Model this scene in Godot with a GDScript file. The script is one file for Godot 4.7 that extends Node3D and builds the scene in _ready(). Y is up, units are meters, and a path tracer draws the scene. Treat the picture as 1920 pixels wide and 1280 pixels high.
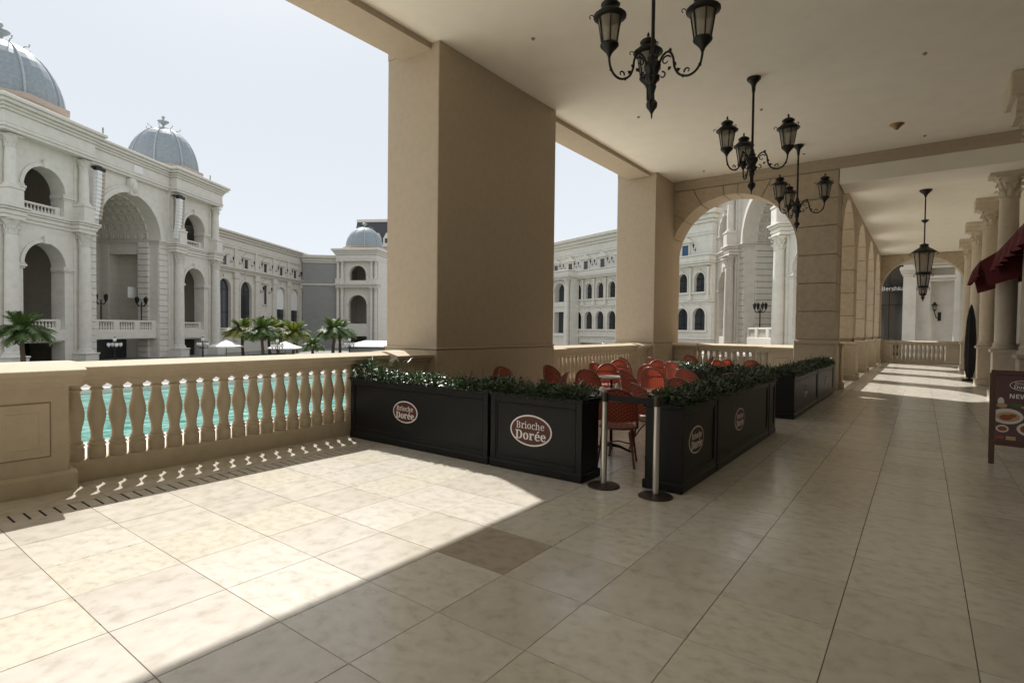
extends Node3D
# A shaded stone gallery beside a canal plaza. x: right, y: up, -z: down the gallery.

var vv: PackedVector3Array
var nn: PackedVector3Array
var uu: PackedVector2Array
var cc: PackedColorArray
var tint := Color.WHITE
var M := {}
var used := {}
var rng := RandomNumberGenerator.new()

# ------------------------------------------------------------------ mesh kit
func begin() -> void:
	vv = PackedVector3Array(); nn = PackedVector3Array(); uu = PackedVector2Array(); cc = PackedColorArray()
	tint = Color.WHITE

func mesh() -> ArrayMesh:
	var a := []
	a.resize(Mesh.ARRAY_MAX)
	a[Mesh.ARRAY_VERTEX] = vv
	a[Mesh.ARRAY_NORMAL] = nn
	a[Mesh.ARRAY_TEX_UV] = uu
	a[Mesh.ARRAY_COLOR] = cc
	var m := ArrayMesh.new()
	m.add_surface_from_arrays(Mesh.PRIMITIVE_TRIANGLES, a)
	return m

func inst(m: Mesh, called: String, mat: Material, parent: Node) -> MeshInstance3D:
	var o := MeshInstance3D.new()
	o.name = called
	o.mesh = m
	o.material_override = mat
	parent.add_child(o, true)
	return o

func obj(called: String, mat: Material, parent: Node) -> MeshInstance3D:
	return inst(mesh(), called, mat, parent)

# corners run anticlockwise seen from outside
func tri(a: Vector3, b: Vector3, c: Vector3, ua := Vector2.ZERO, ub := Vector2.RIGHT, uc := Vector2.ONE) -> void:
	var n := (b - a).cross(c - a).normalized()
	tri_n(a, b, c, n, n, n, ua, ub, uc)

func tri_n(a: Vector3, b: Vector3, c: Vector3, na: Vector3, nb: Vector3, nc: Vector3, ua := Vector2.ZERO, ub := Vector2.RIGHT, uc := Vector2.ONE) -> void:
	vv.append(a); vv.append(c); vv.append(b)
	nn.append(na); nn.append(nc); nn.append(nb)
	uu.append(ua); uu.append(uc); uu.append(ub)
	for i in 3: cc.append(tint)

func quad(a: Vector3, b: Vector3, c: Vector3, d: Vector3) -> void:
	tri(a, b, c, Vector2(0, 0), Vector2(1, 0), Vector2(1, 1))
	tri(a, c, d, Vector2(0, 0), Vector2(1, 1), Vector2(0, 1))

func quad_n(a: Vector3, b: Vector3, c: Vector3, d: Vector3, na: Vector3, nb: Vector3, nc: Vector3, nd: Vector3, u0 := Vector2.ZERO, u1 := Vector2.ONE) -> void:
	tri_n(a, b, c, na, nb, nc, u0, Vector2(u1.x, u0.y), u1)
	tri_n(a, c, d, na, nc, nd, u0, u1, Vector2(u0.x, u1.y))

func box(lo: Vector3, hi: Vector3) -> void:
	var a := Vector3(lo.x, lo.y, hi.z); var b := Vector3(hi.x, lo.y, hi.z); var c := Vector3(hi.x, hi.y, hi.z); var d := Vector3(lo.x, hi.y, hi.z)
	var e := Vector3(lo.x, lo.y, lo.z); var f := Vector3(hi.x, lo.y, lo.z); var g := Vector3(hi.x, hi.y, lo.z); var h := Vector3(lo.x, hi.y, lo.z)
	quad(a, b, c, d); quad(f, e, h, g); quad(b, f, g, c); quad(e, a, d, h); quad(d, c, g, h); quad(e, f, b, a)

# a box with chamfered edges
func bevel(lo: Vector3, hi: Vector3, r: float, t := Transform3D.IDENTITY) -> void:
	var c := (lo + hi) / 2; var s := (hi - lo) / 2
	r = min(r, min(s.x, min(s.y, s.z)) * 0.9)
	var P := func(sx: float, sy: float, sz: float, ax: int) -> Vector3:
		var q := s - Vector3(r, r, r)
		q[ax] = s[ax]
		return t * (c + Vector3(sx * q.x, sy * q.y, sz * q.z))
	for ax in 3:
		var b: int = (ax + 1) % 3; var d: int = (ax + 2) % 3
		for sg in [-1.0, 1.0]:
			var k := []
			for w in [[-1.0, -1.0], [1.0, -1.0], [1.0, 1.0], [-1.0, 1.0]]:
				var g := [0.0, 0.0, 0.0]
				g[ax] = sg; g[b] = w[0]; g[d] = w[1]
				k.append(P.call(g[0], g[1], g[2], ax))
			if sg > 0: quad(k[0], k[1], k[2], k[3])
			else: quad(k[3], k[2], k[1], k[0])
		for s1 in [-1.0, 1.0]:
			for s2 in [-1.0, 1.0]:
				var k := []
				for w in [[b, -1.0], [b, 1.0], [d, 1.0], [d, -1.0]]:
					var g := [0.0, 0.0, 0.0]
					g[ax] = w[1]; g[b] = s1; g[d] = s2
					k.append(P.call(g[0], g[1], g[2], w[0]))
				if s1 * s2 > 0: quad(k[3], k[2], k[1], k[0])
				else: quad(k[0], k[1], k[2], k[3])
	for sx in [-1.0, 1.0]:
		for sy in [-1.0, 1.0]:
			for sz in [-1.0, 1.0]:
				var p: Vector3 = P.call(sx, sy, sz, 0); var q: Vector3 = P.call(sx, sy, sz, 1); var w: Vector3 = P.call(sx, sy, sz, 2)
				if sx * sy * sz > 0: tri(p, q, w)
				else: tri(p, w, q)

# profile: Vector2(radius, height) from bottom to top; lobes > 0 makes the outline wavy (leaves, flutes)
func lathe(prof: Array, seg: int, at := Vector3.ZERO, lobes := 0, deep := 0.0, t := Transform3D.IDENTITY, turn := 0.0) -> void:
	var nr := []
	for i in prof.size():
		var a: Vector2 = prof[max(i - 1, 0)]; var b: Vector2 = prof[min(i + 1, prof.size() - 1)]
		var d := b - a
		nr.append(Vector2(d.y, -d.x).normalized() if d.length() > 1e-6 else Vector2(1, 0))
	for i in prof.size() - 1:
		var p: Vector2 = prof[i]; var q: Vector2 = prof[i + 1]
		var flat := (q - p)
		var fn := Vector2(flat.y, -flat.x).normalized()
		var n0: Vector2 = nr[i] if nr[i].dot(fn) > 0.8 else fn
		var n1: Vector2 = nr[i + 1] if nr[i + 1].dot(fn) > 0.8 else fn
		for k in seg:
			var a0 := TAU * k / seg + turn; var a1 := TAU * (k + 1) / seg + turn
			var w0 := 1.0 + deep * cos(lobes * a0) if lobes else 1.0
			var w1 := 1.0 + deep * cos(lobes * a1) if lobes else 1.0
			var c0 := Vector3(cos(a0), 0, -sin(a0)); var c1 := Vector3(cos(a1), 0, -sin(a1))
			var up := Vector3.UP
			var v0 := t * (at + c0 * p.x * w0 + up * p.y); var v1 := t * (at + c1 * p.x * w1 + up * p.y)
			var v2 := t * (at + c1 * q.x * w1 + up * q.y); var v3 := t * (at + c0 * q.x * w0 + up * q.y)
			var bs := t.basis
			if lobes:
				if p.x < 1e-5: tri(v0, v2, v3)
				elif q.x < 1e-5: tri(v0, v1, v2)
				else: quad(v0, v1, v2, v3)
			else:
				var m0 := (bs * (c0 * n0.x + up * n0.y)).normalized(); var m1 := (bs * (c1 * n0.x + up * n0.y)).normalized()
				var m2 := (bs * (c1 * n1.x + up * n1.y)).normalized(); var m3 := (bs * (c0 * n1.x + up * n1.y)).normalized()
				if p.x < 1e-5: tri_n(v0, v2, v3, m0, m2, m3)
				elif q.x < 1e-5: tri_n(v0, v1, v2, m0, m1, m2)
				else: quad_n(v0, v1, v2, v3, m0, m1, m2, m3)

# a tube along points with a radius for each
func tube(pts: Array, rad: Array, seg := 8, t := Transform3D.IDENTITY) -> void:
	var rings := []; var norms := []
	var side := Vector3.ZERO
	for i in pts.size():
		var d: Vector3 = (pts[min(i + 1, pts.size() - 1)] - pts[max(i - 1, 0)]).normalized()
		if side == Vector3.ZERO:
			side = d.cross(Vector3.UP if abs(d.y) < 0.9 else Vector3.RIGHT).normalized()
		side = (side - d * side.dot(d)).normalized()
		var b := d.cross(side)
		var r: float = rad[min(i, rad.size() - 1)]
		var ring := []; var nm := []
		for k in seg:
			var a := TAU * k / seg
			var n := side * cos(a) + b * sin(a)
			ring.append(t * (pts[i] + n * r)); nm.append((t.basis * n).normalized())
		rings.append(ring); norms.append(nm)
	for i in pts.size() - 1:
		for k in seg:
			var l := (k + 1) % seg
			quad_n(rings[i][k], rings[i][l], rings[i + 1][l], rings[i + 1][k], norms[i][k], norms[i][l], norms[i + 1][l], norms[i + 1][k], Vector2(float(k) / seg, i), Vector2(float(k + 1) / seg, i + 1))
	for e in [0, pts.size() - 1]:
		var c: Vector3 = t * pts[e]
		for k in seg:
			var l := (k + 1) % seg
			if e == 0: tri(c, rings[e][l], rings[e][k])
			else: tri(c, rings[e][k], rings[e][l])

# outline in (z outward, y up), swept along local x
func sweep(prof: Array, x0: float, x1: float, closed := true, t := Transform3D.IDENTITY) -> void:
	var n := prof.size()
	for i in (n if closed else n - 1):
		var p: Vector2 = prof[i]; var q: Vector2 = prof[(i + 1) % n]
		quad(t * Vector3(x0, p.y, p.x), t * Vector3(x0, q.y, q.x), t * Vector3(x1, q.y, q.x), t * Vector3(x1, p.y, p.x))
	if closed:
		var pv := PackedVector2Array(prof)
		var ix := Geometry2D.triangulate_polygon(pv)
		for k in range(0, ix.size(), 3):
			var a := pv[ix[k]]; var b := pv[ix[k + 1]]; var c := pv[ix[k + 2]]
			if (b - a).cross(c - a) < 0:
				var w := b; b = c; c = w
			tri(t * Vector3(x1, a.y, a.x), t * Vector3(x1, c.y, c.x), t * Vector3(x1, b.y, b.x))
			tri(t * Vector3(x0, a.y, a.x), t * Vector3(x0, b.y, b.x), t * Vector3(x0, c.y, c.x))

# polygon in the xy plane, from z = z0 (back) to z1 (front)
func slab(poly: PackedVector2Array, z0: float, z1: float) -> void:
	var pv := poly.duplicate()
	if Geometry2D.is_polygon_clockwise(pv): pv.reverse()
	var ix := Geometry2D.triangulate_polygon(pv)
	for k in range(0, ix.size(), 3):
		var a := pv[ix[k]]; var b := pv[ix[k + 1]]; var c := pv[ix[k + 2]]
		if (b - a).cross(c - a) < 0:
			var w := b; b = c; c = w
		tri(Vector3(a.x, a.y, z1), Vector3(b.x, b.y, z1), Vector3(c.x, c.y, z1))
		tri(Vector3(a.x, a.y, z0), Vector3(c.x, c.y, z0), Vector3(b.x, b.y, z0))
	var n := pv.size()
	for i in n:
		var p := pv[i]; var q := pv[(i + 1) % n]
		quad(Vector3(p.x, p.y, z0), Vector3(q.x, q.y, z0), Vector3(q.x, q.y, z1), Vector3(p.x, p.y, z1))

# wall in the xy plane with openings [cx, half width, sill, spring, arched]
func wall(x0: float, x1: float, y0: float, y1: float, opens: Array, zf: float, zb: float, seg := 20) -> void:
	var F := func(ax: float, ay: float, bx: float, by: float, cx: float, cy: float, dx: float, dy: float) -> void:
		quad(Vector3(ax, ay, zf), Vector3(bx, by, zf), Vector3(cx, cy, zf), Vector3(dx, dy, zf))
		quad(Vector3(bx, by, zb), Vector3(ax, ay, zb), Vector3(dx, dy, zb), Vector3(cx, cy, zb))
	var R := func(ax: float, ay: float, bx: float, by: float) -> void:
		quad(Vector3(ax, ay, zf), Vector3(bx, by, zf), Vector3(bx, by, zb), Vector3(ax, ay, zb))
	var x := x0
	for o in opens:
		var l: float = o[0] - o[1]; var r: float = o[0] + o[1]; var sill: float = max(o[2], y0); var spring: float = o[3]
		F.call(x, y0, l, y0, l, y1, x, y1)
		R.call(l, y0, x, y0)
		if sill > y0:
			R.call(r, y0, l, y0)
			F.call(l, y0, r, y0, r, sill, l, sill)
			R.call(r, sill, l, sill)
		R.call(l, sill, l, spring); R.call(r, spring, r, sill)
		if o[4]:
			for i in seg:
				var a0 := PI - PI * i / seg; var a1 := PI - PI * (i + 1) / seg
				var p := Vector2(o[0] + o[1] * cos(a0), spring + o[1] * sin(a0)); var q := Vector2(o[0] + o[1] * cos(a1), spring + o[1] * sin(a1))
				F.call(p.x, p.y, q.x, q.y, q.x, y1, p.x, y1)
				R.call(p.x, p.y, q.x, q.y)
		else:
			F.call(l, spring, r, spring, r, y1, l, y1)
			R.call(l, spring, r, spring)
		x = r
	F.call(x, y0, x1, y0, x1, y1, x, y1)
	R.call(x1, y0, x, y0)
	R.call(x0, y1, x1, y1); R.call(x0, y0, x0, y1); R.call(x1, y1, x1, y0)

# a half-ring moulding round an arch, in front of a wall
func archivolt(cx: float, spring: float, r0: float, r1: float, z0: float, z1: float, seg := 20) -> void:
	for i in seg:
		var a0 := PI - PI * i / seg; var a1 := PI - PI * (i + 1) / seg
		var p := func(r: float, a: float, z: float) -> Vector3: return Vector3(cx + r * cos(a), spring + r * sin(a), z)
		quad(p.call(r0, a0, z1), p.call(r0, a1, z1), p.call(r1, a1, z1), p.call(r1, a0, z1))
		quad(p.call(r1, a0, z1), p.call(r1, a1, z1), p.call(r1, a1, z0), p.call(r1, a0, z0))
		quad(p.call(r0, a0, z0), p.call(r0, a1, z0), p.call(r0, a1, z1), p.call(r0, a0, z1))

func ellipse(w: float, h: float, seg := 40) -> PackedVector2Array:
	var p := PackedVector2Array()
	for i in seg: p.append(Vector2(cos(TAU * i / seg) * w / 2, sin(TAU * i / seg) * h / 2))
	return p

# ------------------------------------------------------------------ things
func numbered(called: String) -> String:
	if not used.has(called):
		used[called] = 0
		return called
	used[called] += 1
	return "%s_%03d" % [called, used[called]]

func tag(o: Node, label: String, category: String, group := "") -> Node:
	o.set_meta("label", label); o.set_meta("category", category)
	if group: o.set_meta("group", group)
	return o

func thing(called: String, label: String, category: String, t := Transform3D.IDENTITY, group := "") -> Node3D:
	var o := Node3D.new()
	o.name = numbered(called)
	add_child(o)
	o.transform = t
	tag(o, label, category, group)
	return o

func structure(called: String) -> Node3D:
	var o := Node3D.new()
	o.name = numbered(called)
	add_child(o)
	o.set_meta("kind", "structure")
	return o

func copy(o: Node3D, t: Transform3D, label: String) -> Node3D:
	var c: Node3D = o.duplicate()
	c.name = numbered(String(o.name).get_slice("_0", 0))
	add_child(c)
	c.transform = t
	c.set_meta("label", label)
	return c

func at(x: float, y: float, z: float, turn := 0.0) -> Transform3D:
	return Transform3D(Basis(Vector3.UP, turn), Vector3(x, y, z))

func text(words: String, size: float, deep: float, bold: bool, serif := true) -> TextMesh:
	var f := SystemFont.new()
	f.font_names = PackedStringArray(["Droid Serif" if serif else "Droid Sans"])
	f.font_weight = 700 if bold else 400
	var t := TextMesh.new()
	t.text = words
	t.font = f
	t.font_size = 64
	t.pixel_size = size / 64.0
	t.depth = deep
	t.curve_step = 2.0
	return t

# ------------------------------------------------------------------ materials (colours are linear base colours)
func lin(r: float, g: float, b: float) -> Color:
	return Color(r, g, b).linear_to_srgb()

func plain(key: String, c: Color, rough: float, metal := 0.0) -> StandardMaterial3D:
	var m := StandardMaterial3D.new()
	m.resource_name = key
	m.albedo_color = c
	m.roughness = rough
	m.metallic = metal
	M[key] = m
	return m

func noise_tex(sd: int, freq: float, oct: int, stops: Array, px := 512, ridged := false, warp := 0.0) -> NoiseTexture2D:
	var n := FastNoiseLite.new()
	n.seed = sd
	n.noise_type = FastNoiseLite.TYPE_SIMPLEX_SMOOTH
	n.frequency = freq
	n.fractal_type = FastNoiseLite.FRACTAL_RIDGED if ridged else FastNoiseLite.FRACTAL_FBM
	n.fractal_octaves = oct
	n.fractal_gain = 0.55
	if warp > 0:
		n.domain_warp_enabled = true
		n.domain_warp_amplitude = warp
		n.domain_warp_frequency = freq
	var t := NoiseTexture2D.new()
	t.width = px; t.height = px
	t.seamless = true
	t.noise = n
	var g := Gradient.new()
	var off := PackedFloat32Array(); var col := PackedColorArray()
	for s in stops:
		off.append(s[0]); col.append(s[1])
	g.offsets = off; g.colors = col
	t.color_ramp = g
	return t

func bump_tex(sd: int, freq: float, oct: int, strength: float, px := 512) -> NoiseTexture2D:
	var t := noise_tex(sd, freq, oct, [[0.0, Color.BLACK], [1.0, Color.WHITE]], px)
	t.color_ramp = null
	t.as_normal_map = true
	t.bump_strength = strength
	return t

func stone(key: String, c: Color, vary: float, sd: int, scale: float, rough: float, bump := 0.0) -> StandardMaterial3D:
	var m := plain(key, Color.WHITE, rough)
	var d := func(k: float, w: float) -> Color:
		return Color(c.r * (1 + k * vary) , c.g * (1 + k * vary), c.b * (1 + k * vary * w)).linear_to_srgb()
	m.albedo_texture = noise_tex(sd, 0.012, 5, [[0.0, d.call(-1.4, 1.3)], [0.35, d.call(-0.35, 1.2)], [0.55, d.call(0.2, 1.0)], [1.0, d.call(1.0, 0.9)]])
	m.uv1_triplanar = true
	m.uv1_world_triplanar = true
	m.uv1_scale = Vector3(scale, scale, scale)
	if bump > 0:
		m.normal_enabled = true
		m.normal_texture = bump_tex(sd + 5, 0.06, 4, 4.0)
		m.normal_scale = bump
	return m

func materials() -> void:
	stone("wall", Color(0.46, 0.378, 0.278), 0.045, 11, 0.8, 0.85, 0.25)
	stone("wall_block", Color(0.47, 0.385, 0.28), 0.09, 12, 0.7, 0.85, 0.3)
	stone("joint", Color(0.30, 0.23, 0.15), 0.1, 13, 1.0, 0.95)
	stone("ceiling", Color(0.87, 0.82, 0.715), 0.025, 14, 0.25, 0.9)
	stone("balustrade", Color(0.57, 0.48, 0.355), 0.06, 15, 0.8, 0.75, 0.2)
	stone("column", Color(0.57, 0.485, 0.37), 0.07, 16, 0.8, 0.7, 0.2)
	stone("facade", Color(0.68, 0.645, 0.58), 0.08, 17, 0.16, 0.85)
	stone("facade_warm", Color(0.60, 0.56, 0.49), 0.08, 18, 0.16, 0.85)
	stone("facade_pink", Color(0.45, 0.375, 0.32), 0.1, 19, 0.2, 0.9)
	stone("plaza", Color(0.24, 0.23, 0.21), 0.15, 20, 0.05, 0.8)
	stone("promenade", Color(0.72, 0.68, 0.61), 0.08, 30, 0.2, 0.8)
	stone("shop_cream", Color(0.70, 0.64, 0.53), 0.05, 31, 0.3, 0.8)
	stone("render_grey", Color(0.29, 0.285, 0.27), 0.06, 21, 0.1, 0.9)
	stone("grout", Color(0.13, 0.105, 0.075), 0.2, 22, 1.5, 0.95)
	stone("lead", Color(0.27, 0.31, 0.335), 0.16, 23, 0.35, 0.55)
	stone("lead_rib", Color(0.40, 0.43, 0.44), 0.12, 24, 0.35, 0.5)
	plain("iron", lin(0.012, 0.011, 0.010), 0.45, 0.3)
	plain("dark_glass", lin(0.02, 0.024, 0.026), 0.08)
	M.dark_glass.metallic_specular = 0.8
	plain("window_glass", lin(0.035, 0.04, 0.042), 0.12)
	plain("frost", Color(0.60, 0.57, 0.50, 0.62), 0.35)
	M.frost.transparency = BaseMaterial3D.TRANSPARENCY_ALPHA
	plain("black_paint", lin(0.013, 0.0135, 0.013), 0.42)
	M.black_paint.metallic_specular = 0.35
	plain("logo_white", lin(0.82, 0.80, 0.77), 0.5)
	plain("logo_brown", lin(0.085, 0.018, 0.012), 0.5)
	plain("soil", lin(0.03, 0.02, 0.014), 0.95)
	plain("steel", lin(0.62, 0.60, 0.56), 0.28, 1.0)
	plain("steel_dark", lin(0.075, 0.06, 0.048), 0.45, 0.6)
	plain("belt", lin(0.008, 0.008, 0.008), 0.8)
	plain("white_plastic", lin(0.75, 0.72, 0.66), 0.5)
	plain("brown_wood", lin(0.085, 0.035, 0.017), 0.5)
	plain("poster", lin(0.075, 0.012, 0.014), 0.35)
	plain("plate_white", lin(0.7, 0.66, 0.6), 0.4)
	plain("food_red", lin(0.28, 0.07, 0.03), 0.6)
	plain("food_green", lin(0.06, 0.13, 0.03), 0.6)
	plain("food_cream", lin(0.5, 0.33, 0.16), 0.6)
	plain("awning_red", lin(0.13, 0.013, 0.02), 0.75)
	plain("black_cloth", lin(0.010, 0.010, 0.011), 0.9)
	plain("rattan", lin(0.22, 0.08, 0.058), 0.34)
	plain("table_top", lin(0.30, 0.26, 0.22), 0.25)
	plain("canopy_white", lin(0.80, 0.79, 0.76), 0.7)
	plain("lamp_glass", lin(0.80, 0.79, 0.74), 0.4)
	plain("trunk", lin(0.13, 0.095, 0.065), 0.95)
	plain("slot", lin(0.015, 0.013, 0.010), 0.9)
	plain("blue_poster", lin(0.03, 0.09, 0.18), 0.4)
	plain("bronze_door", lin(0.16, 0.075, 0.025), 0.5)
	plain("slate", lin(0.055, 0.055, 0.06), 0.7)
	plain("brass", lin(0.33, 0.22, 0.10), 0.4, 0.7)
	for g in [["leaf_dark", 0.022, 0.040, 0.018], ["leaf_mid", 0.05, 0.085, 0.034], ["palm_leaf", 0.075, 0.115, 0.03], ["palm_yellow", 0.20, 0.20, 0.035]]:
		var m := plain(g[0], lin(g[1], g[2], g[3]), 0.55 if String(g[0]).begins_with("palm") else 0.28)
		m.cull_mode = BaseMaterial3D.CULL_DISABLED
		m.backlight_enabled = true
		m.backlight = lin(g[1] * 0.5, g[2] * 0.6, g[3] * 0.3)
	# woven rattan back
	var im := Image.create(64, 64, false, Image.FORMAT_RGB8)
	for y in 64:
		for x in 64:
			var d := ((x + y) / 8) % 4
			var e := ((x - y + 64) / 8) % 4
			var c := Color(0.31, 0.075, 0.048)
			if d == 0 or e == 0: c = Color(0.42, 0.12, 0.078)
			if d == 1 and e == 1: c = Color(0.07, 0.012, 0.01)
			if d == 3 and e == 3: c = Color(0.60, 0.45, 0.34)
			im.set_pixel(x, y, c.linear_to_srgb())
	var wv := plain("weave", Color.WHITE, 0.55)
	wv.albedo_texture = ImageTexture.create_from_image(im)
	wv.uv1_scale = Vector3(4, 4, 1)
	wv.cull_mode = BaseMaterial3D.CULL_DISABLED
	wv.backlight_enabled = true
	wv.backlight = lin(0.66, 0.30, 0.20)
	# floor: limestone flags in a few tones, veined along the gallery
	var tones := [Color(0.635, 0.590, 0.512), Color(0.662, 0.620, 0.547), Color(0.645, 0.600, 0.500), Color(0.61, 0.562, 0.490), Color(0.65, 0.610, 0.540), Color(0.658, 0.616, 0.520), Color(0.595, 0.55, 0.482), Color(0.44, 0.375, 0.30)]
	var nb := bump_tex(77, 0.035, 3, 2.0)
	for i in tones.size():
		var c: Color = tones[i]
		var m := plain("tile_%d" % i, Color.WHITE, 0.22)
		var k := func(f: float) -> Color: return Color(c.r * f, c.g * f * (1.0 - (1.0 - f) * 0.15), c.b * f * (1.0 - (1.0 - f) * 0.35)).linear_to_srgb()
		m.albedo_texture = noise_tex(100 + i, 0.010 + 0.004 * (i % 3), 8, [[0.0, k.call(0.78)], [0.25, k.call(0.90)], [0.4, k.call(0.97)], [0.52, k.call(1.0)], [0.7, k.call(1.03)], [1.0, k.call(1.09)]], 1024, false, 26.0 if i % 2 else 10.0)
		m.roughness_texture = noise_tex(140 + i % 2, 0.03, 4, [[0.0, Color(0.55, 0.55, 0.55)], [0.5, Color(0.85, 0.85, 0.85)], [1.0, Color(1.4, 1.4, 1.4)]], 256)
		m.roughness = 0.26
		m.uv1_triplanar = true
		m.uv1_world_triplanar = true
		m.uv1_scale = Vector3(0.45, 0.45, 0.6) if i % 3 else Vector3(0.6, 0.6, 0.5)
		m.uv1_offset = Vector3(0.31 * i, 0.0, 0.17 * i)
		m.normal_enabled = true
		m.normal_texture = nb
		m.normal_scale = 0.018
	var pv: StandardMaterial3D = M.tile_1.duplicate()
	pv.vertex_color_use_as_albedo = true
	M.paving = pv
	# water
	var w := plain("water", Color.WHITE, 0.06)
	w.albedo_texture = noise_tex(60, 0.03, 5, [[0.0, lin(0.02, 0.13, 0.115)], [0.34, lin(0.07, 0.29, 0.25)], [0.5, lin(0.15, 0.42, 0.36)], [0.64, lin(0.25, 0.53, 0.46)], [1.0, lin(0.55, 0.77, 0.71)]], 1024, false, 25.0)
	w.uv1_triplanar = true; w.uv1_world_triplanar = true
	w.uv1_scale = Vector3(0.045, 0.045, 0.02)
	w.normal_enabled = true
	w.normal_texture = bump_tex(61, 0.025, 4, 6.0)
	w.normal_scale = 0.55

# ------------------------------------------------------------------ build
func _ready() -> void:
	var cam := Camera3D.new()
	cam.name = "camera"
	add_child(cam)
	cam.position = Vector3(0, 1.6, 0)
	cam.rotation = Vector3(-0.0232, 0.6423, 0.0121)
	cam.fov = 63.85
	cam.near = 0.05
	cam.far = 2000
	cam.current = true
	var sky_mat := ProceduralSkyMaterial.new()
	sky_mat.sky_top_color = lin(0.428, 0.456, 0.498)
	sky_mat.sky_horizon_color = lin(0.527, 0.555, 0.588)
	sky_mat.sky_curve = 0.14
	sky_mat.ground_bottom_color = lin(0.35, 0.33, 0.30)
	sky_mat.ground_horizon_color = lin(0.66, 0.70, 0.74)
	sky_mat.sun_angle_max = 50.0
	sky_mat.sun_curve = 0.30
	var sky := Sky.new()
	sky.sky_material = sky_mat
	var env := Environment.new()
	env.background_mode = Environment.BG_SKY
	env.sky = sky
	env.background_energy_multiplier = 1.0
	env.tonemap_mode = Environment.TONE_MAPPER_LINEAR
	env.tonemap_exposure = 1.76
	env.sdfgi_enabled = true
	env.ssao_enabled = true
	env.ssil_enabled = true
	var we := WorldEnvironment.new()
	we.name = "surroundings"
	we.environment = env
	add_child(we)
	var sun := DirectionalLight3D.new()
	sun.name = "sun"
	add_child(sun)
	sun.look_at_from_position(Vector3(-0.73, 1.0, -0.335) * 100.0, Vector3.ZERO)
	sun.light_energy = 0.95
	sun.light_color = Color(1.0, 0.985, 0.96)
	sun.light_angular_distance = 0.5
	sun.shadow_enabled = true

	rng.seed = 7
	materials()
	grounds()
	floor_tiles()
	gallery()
	arch_walls()
	balustrades()
	colonnade()
	print("shell ", Time.get_ticks_msec())
	facades()
	print("facades ", Time.get_ticks_msec())
	planters()
	cafe()
	lights_hung()
	print("furnished ", Time.get_ticks_msec())
	small_things()
	plaza_things()
	print("done ", Time.get_ticks_msec())

# ------------------------------------------------------------------ ground
func grounds() -> void:
	begin()
	quad(Vector3(-900, -3.6, 900), Vector3(900, -3.6, 900), Vector3(900, -3.6, -900), Vector3(-900, -3.6, -900))
	var g := obj("ground", M.plaza, self)
	g.set_meta("kind", "structure")
	# canal basin: water with quay walls
	begin()
	quad(Vector3(-46, -3.3, 60), Vector3(-25.6, -3.3, 60), Vector3(-25.6, -3.3, -52), Vector3(-46, -3.3, -52))
	var w := obj("water", M.water, self)
	w.set_meta("kind", "structure")
	var q := structure("quay")
	begin()
	bevel(Vector3(-46.6, -3.7, -52), Vector3(-46.0, -2.9, 60), 0.04)
	obj("kerb", M.facade, q)
	begin()
	box(Vector3(-240, -3.55, -200), Vector3(-46.6, -3.0, 80))
	obj("paving", M.plaza, q)
	begin()
	box(Vector3(-46.6, -3.55, -200), Vector3(60, -3.0, -52))
	obj("paving", M.plaza, q)
	begin()
	box(Vector3(-25.0, -3.55, -51.99), Vector3(-8.0, -3.0, 60))
	obj("promenade", M.promenade, q)
	begin()
	bevel(Vector3(-25.6, -3.7, -52), Vector3(-25.0, -2.95, 60), 0.04)
	obj("kerb", M.promenade, q)
	begin()
	box(Vector3(-8.0, -3.55, -51.99), Vector3(12.0, -3.0, -17.9))
	obj("paving", M.plaza, q)
	# the terrace's own outer face
	begin()
	box(Vector3(-8.0, -3.6, -17.9), Vector3(-7.7, -0.02, 20))
	obj("retaining_wall", M.wall, q)
	begin()
	box(Vector3(-3.3, -3.6, -42), Vector3(-3.0, -0.02, -17.9))
	obj("retaining_wall", M.wall, q)

# ------------------------------------------------------------------ floor
func tile_mesh(s: float, g: float) -> void:
	var a := s / 2 - g; var b := s / 2 - g * 0.45
	var T := func(x: float, y: float, z: float) -> Vector3: return Vector3(x, y, z)
	quad(T.call(-a, 0, a), T.call(a, 0, a), T.call(a, 0, -a), T.call(-a, 0, -a))
	quad(T.call(-b, -0.006, b), T.call(b, -0.006, b), T.call(a, 0, a), T.call(-a, 0, a))
	quad(T.call(b, -0.006, b), T.call(b, -0.006, -b), T.call(a, 0, -a), T.call(a, 0, a))
	quad(T.call(b, -0.006, -b), T.call(-b, -0.006, -b), T.call(-a, 0, -a), T.call(a, 0, -a))
	quad(T.call(-b, -0.006, -b), T.call(-b, -0.006, b), T.call(-a, 0, a), T.call(-a, 0, -a))

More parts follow.
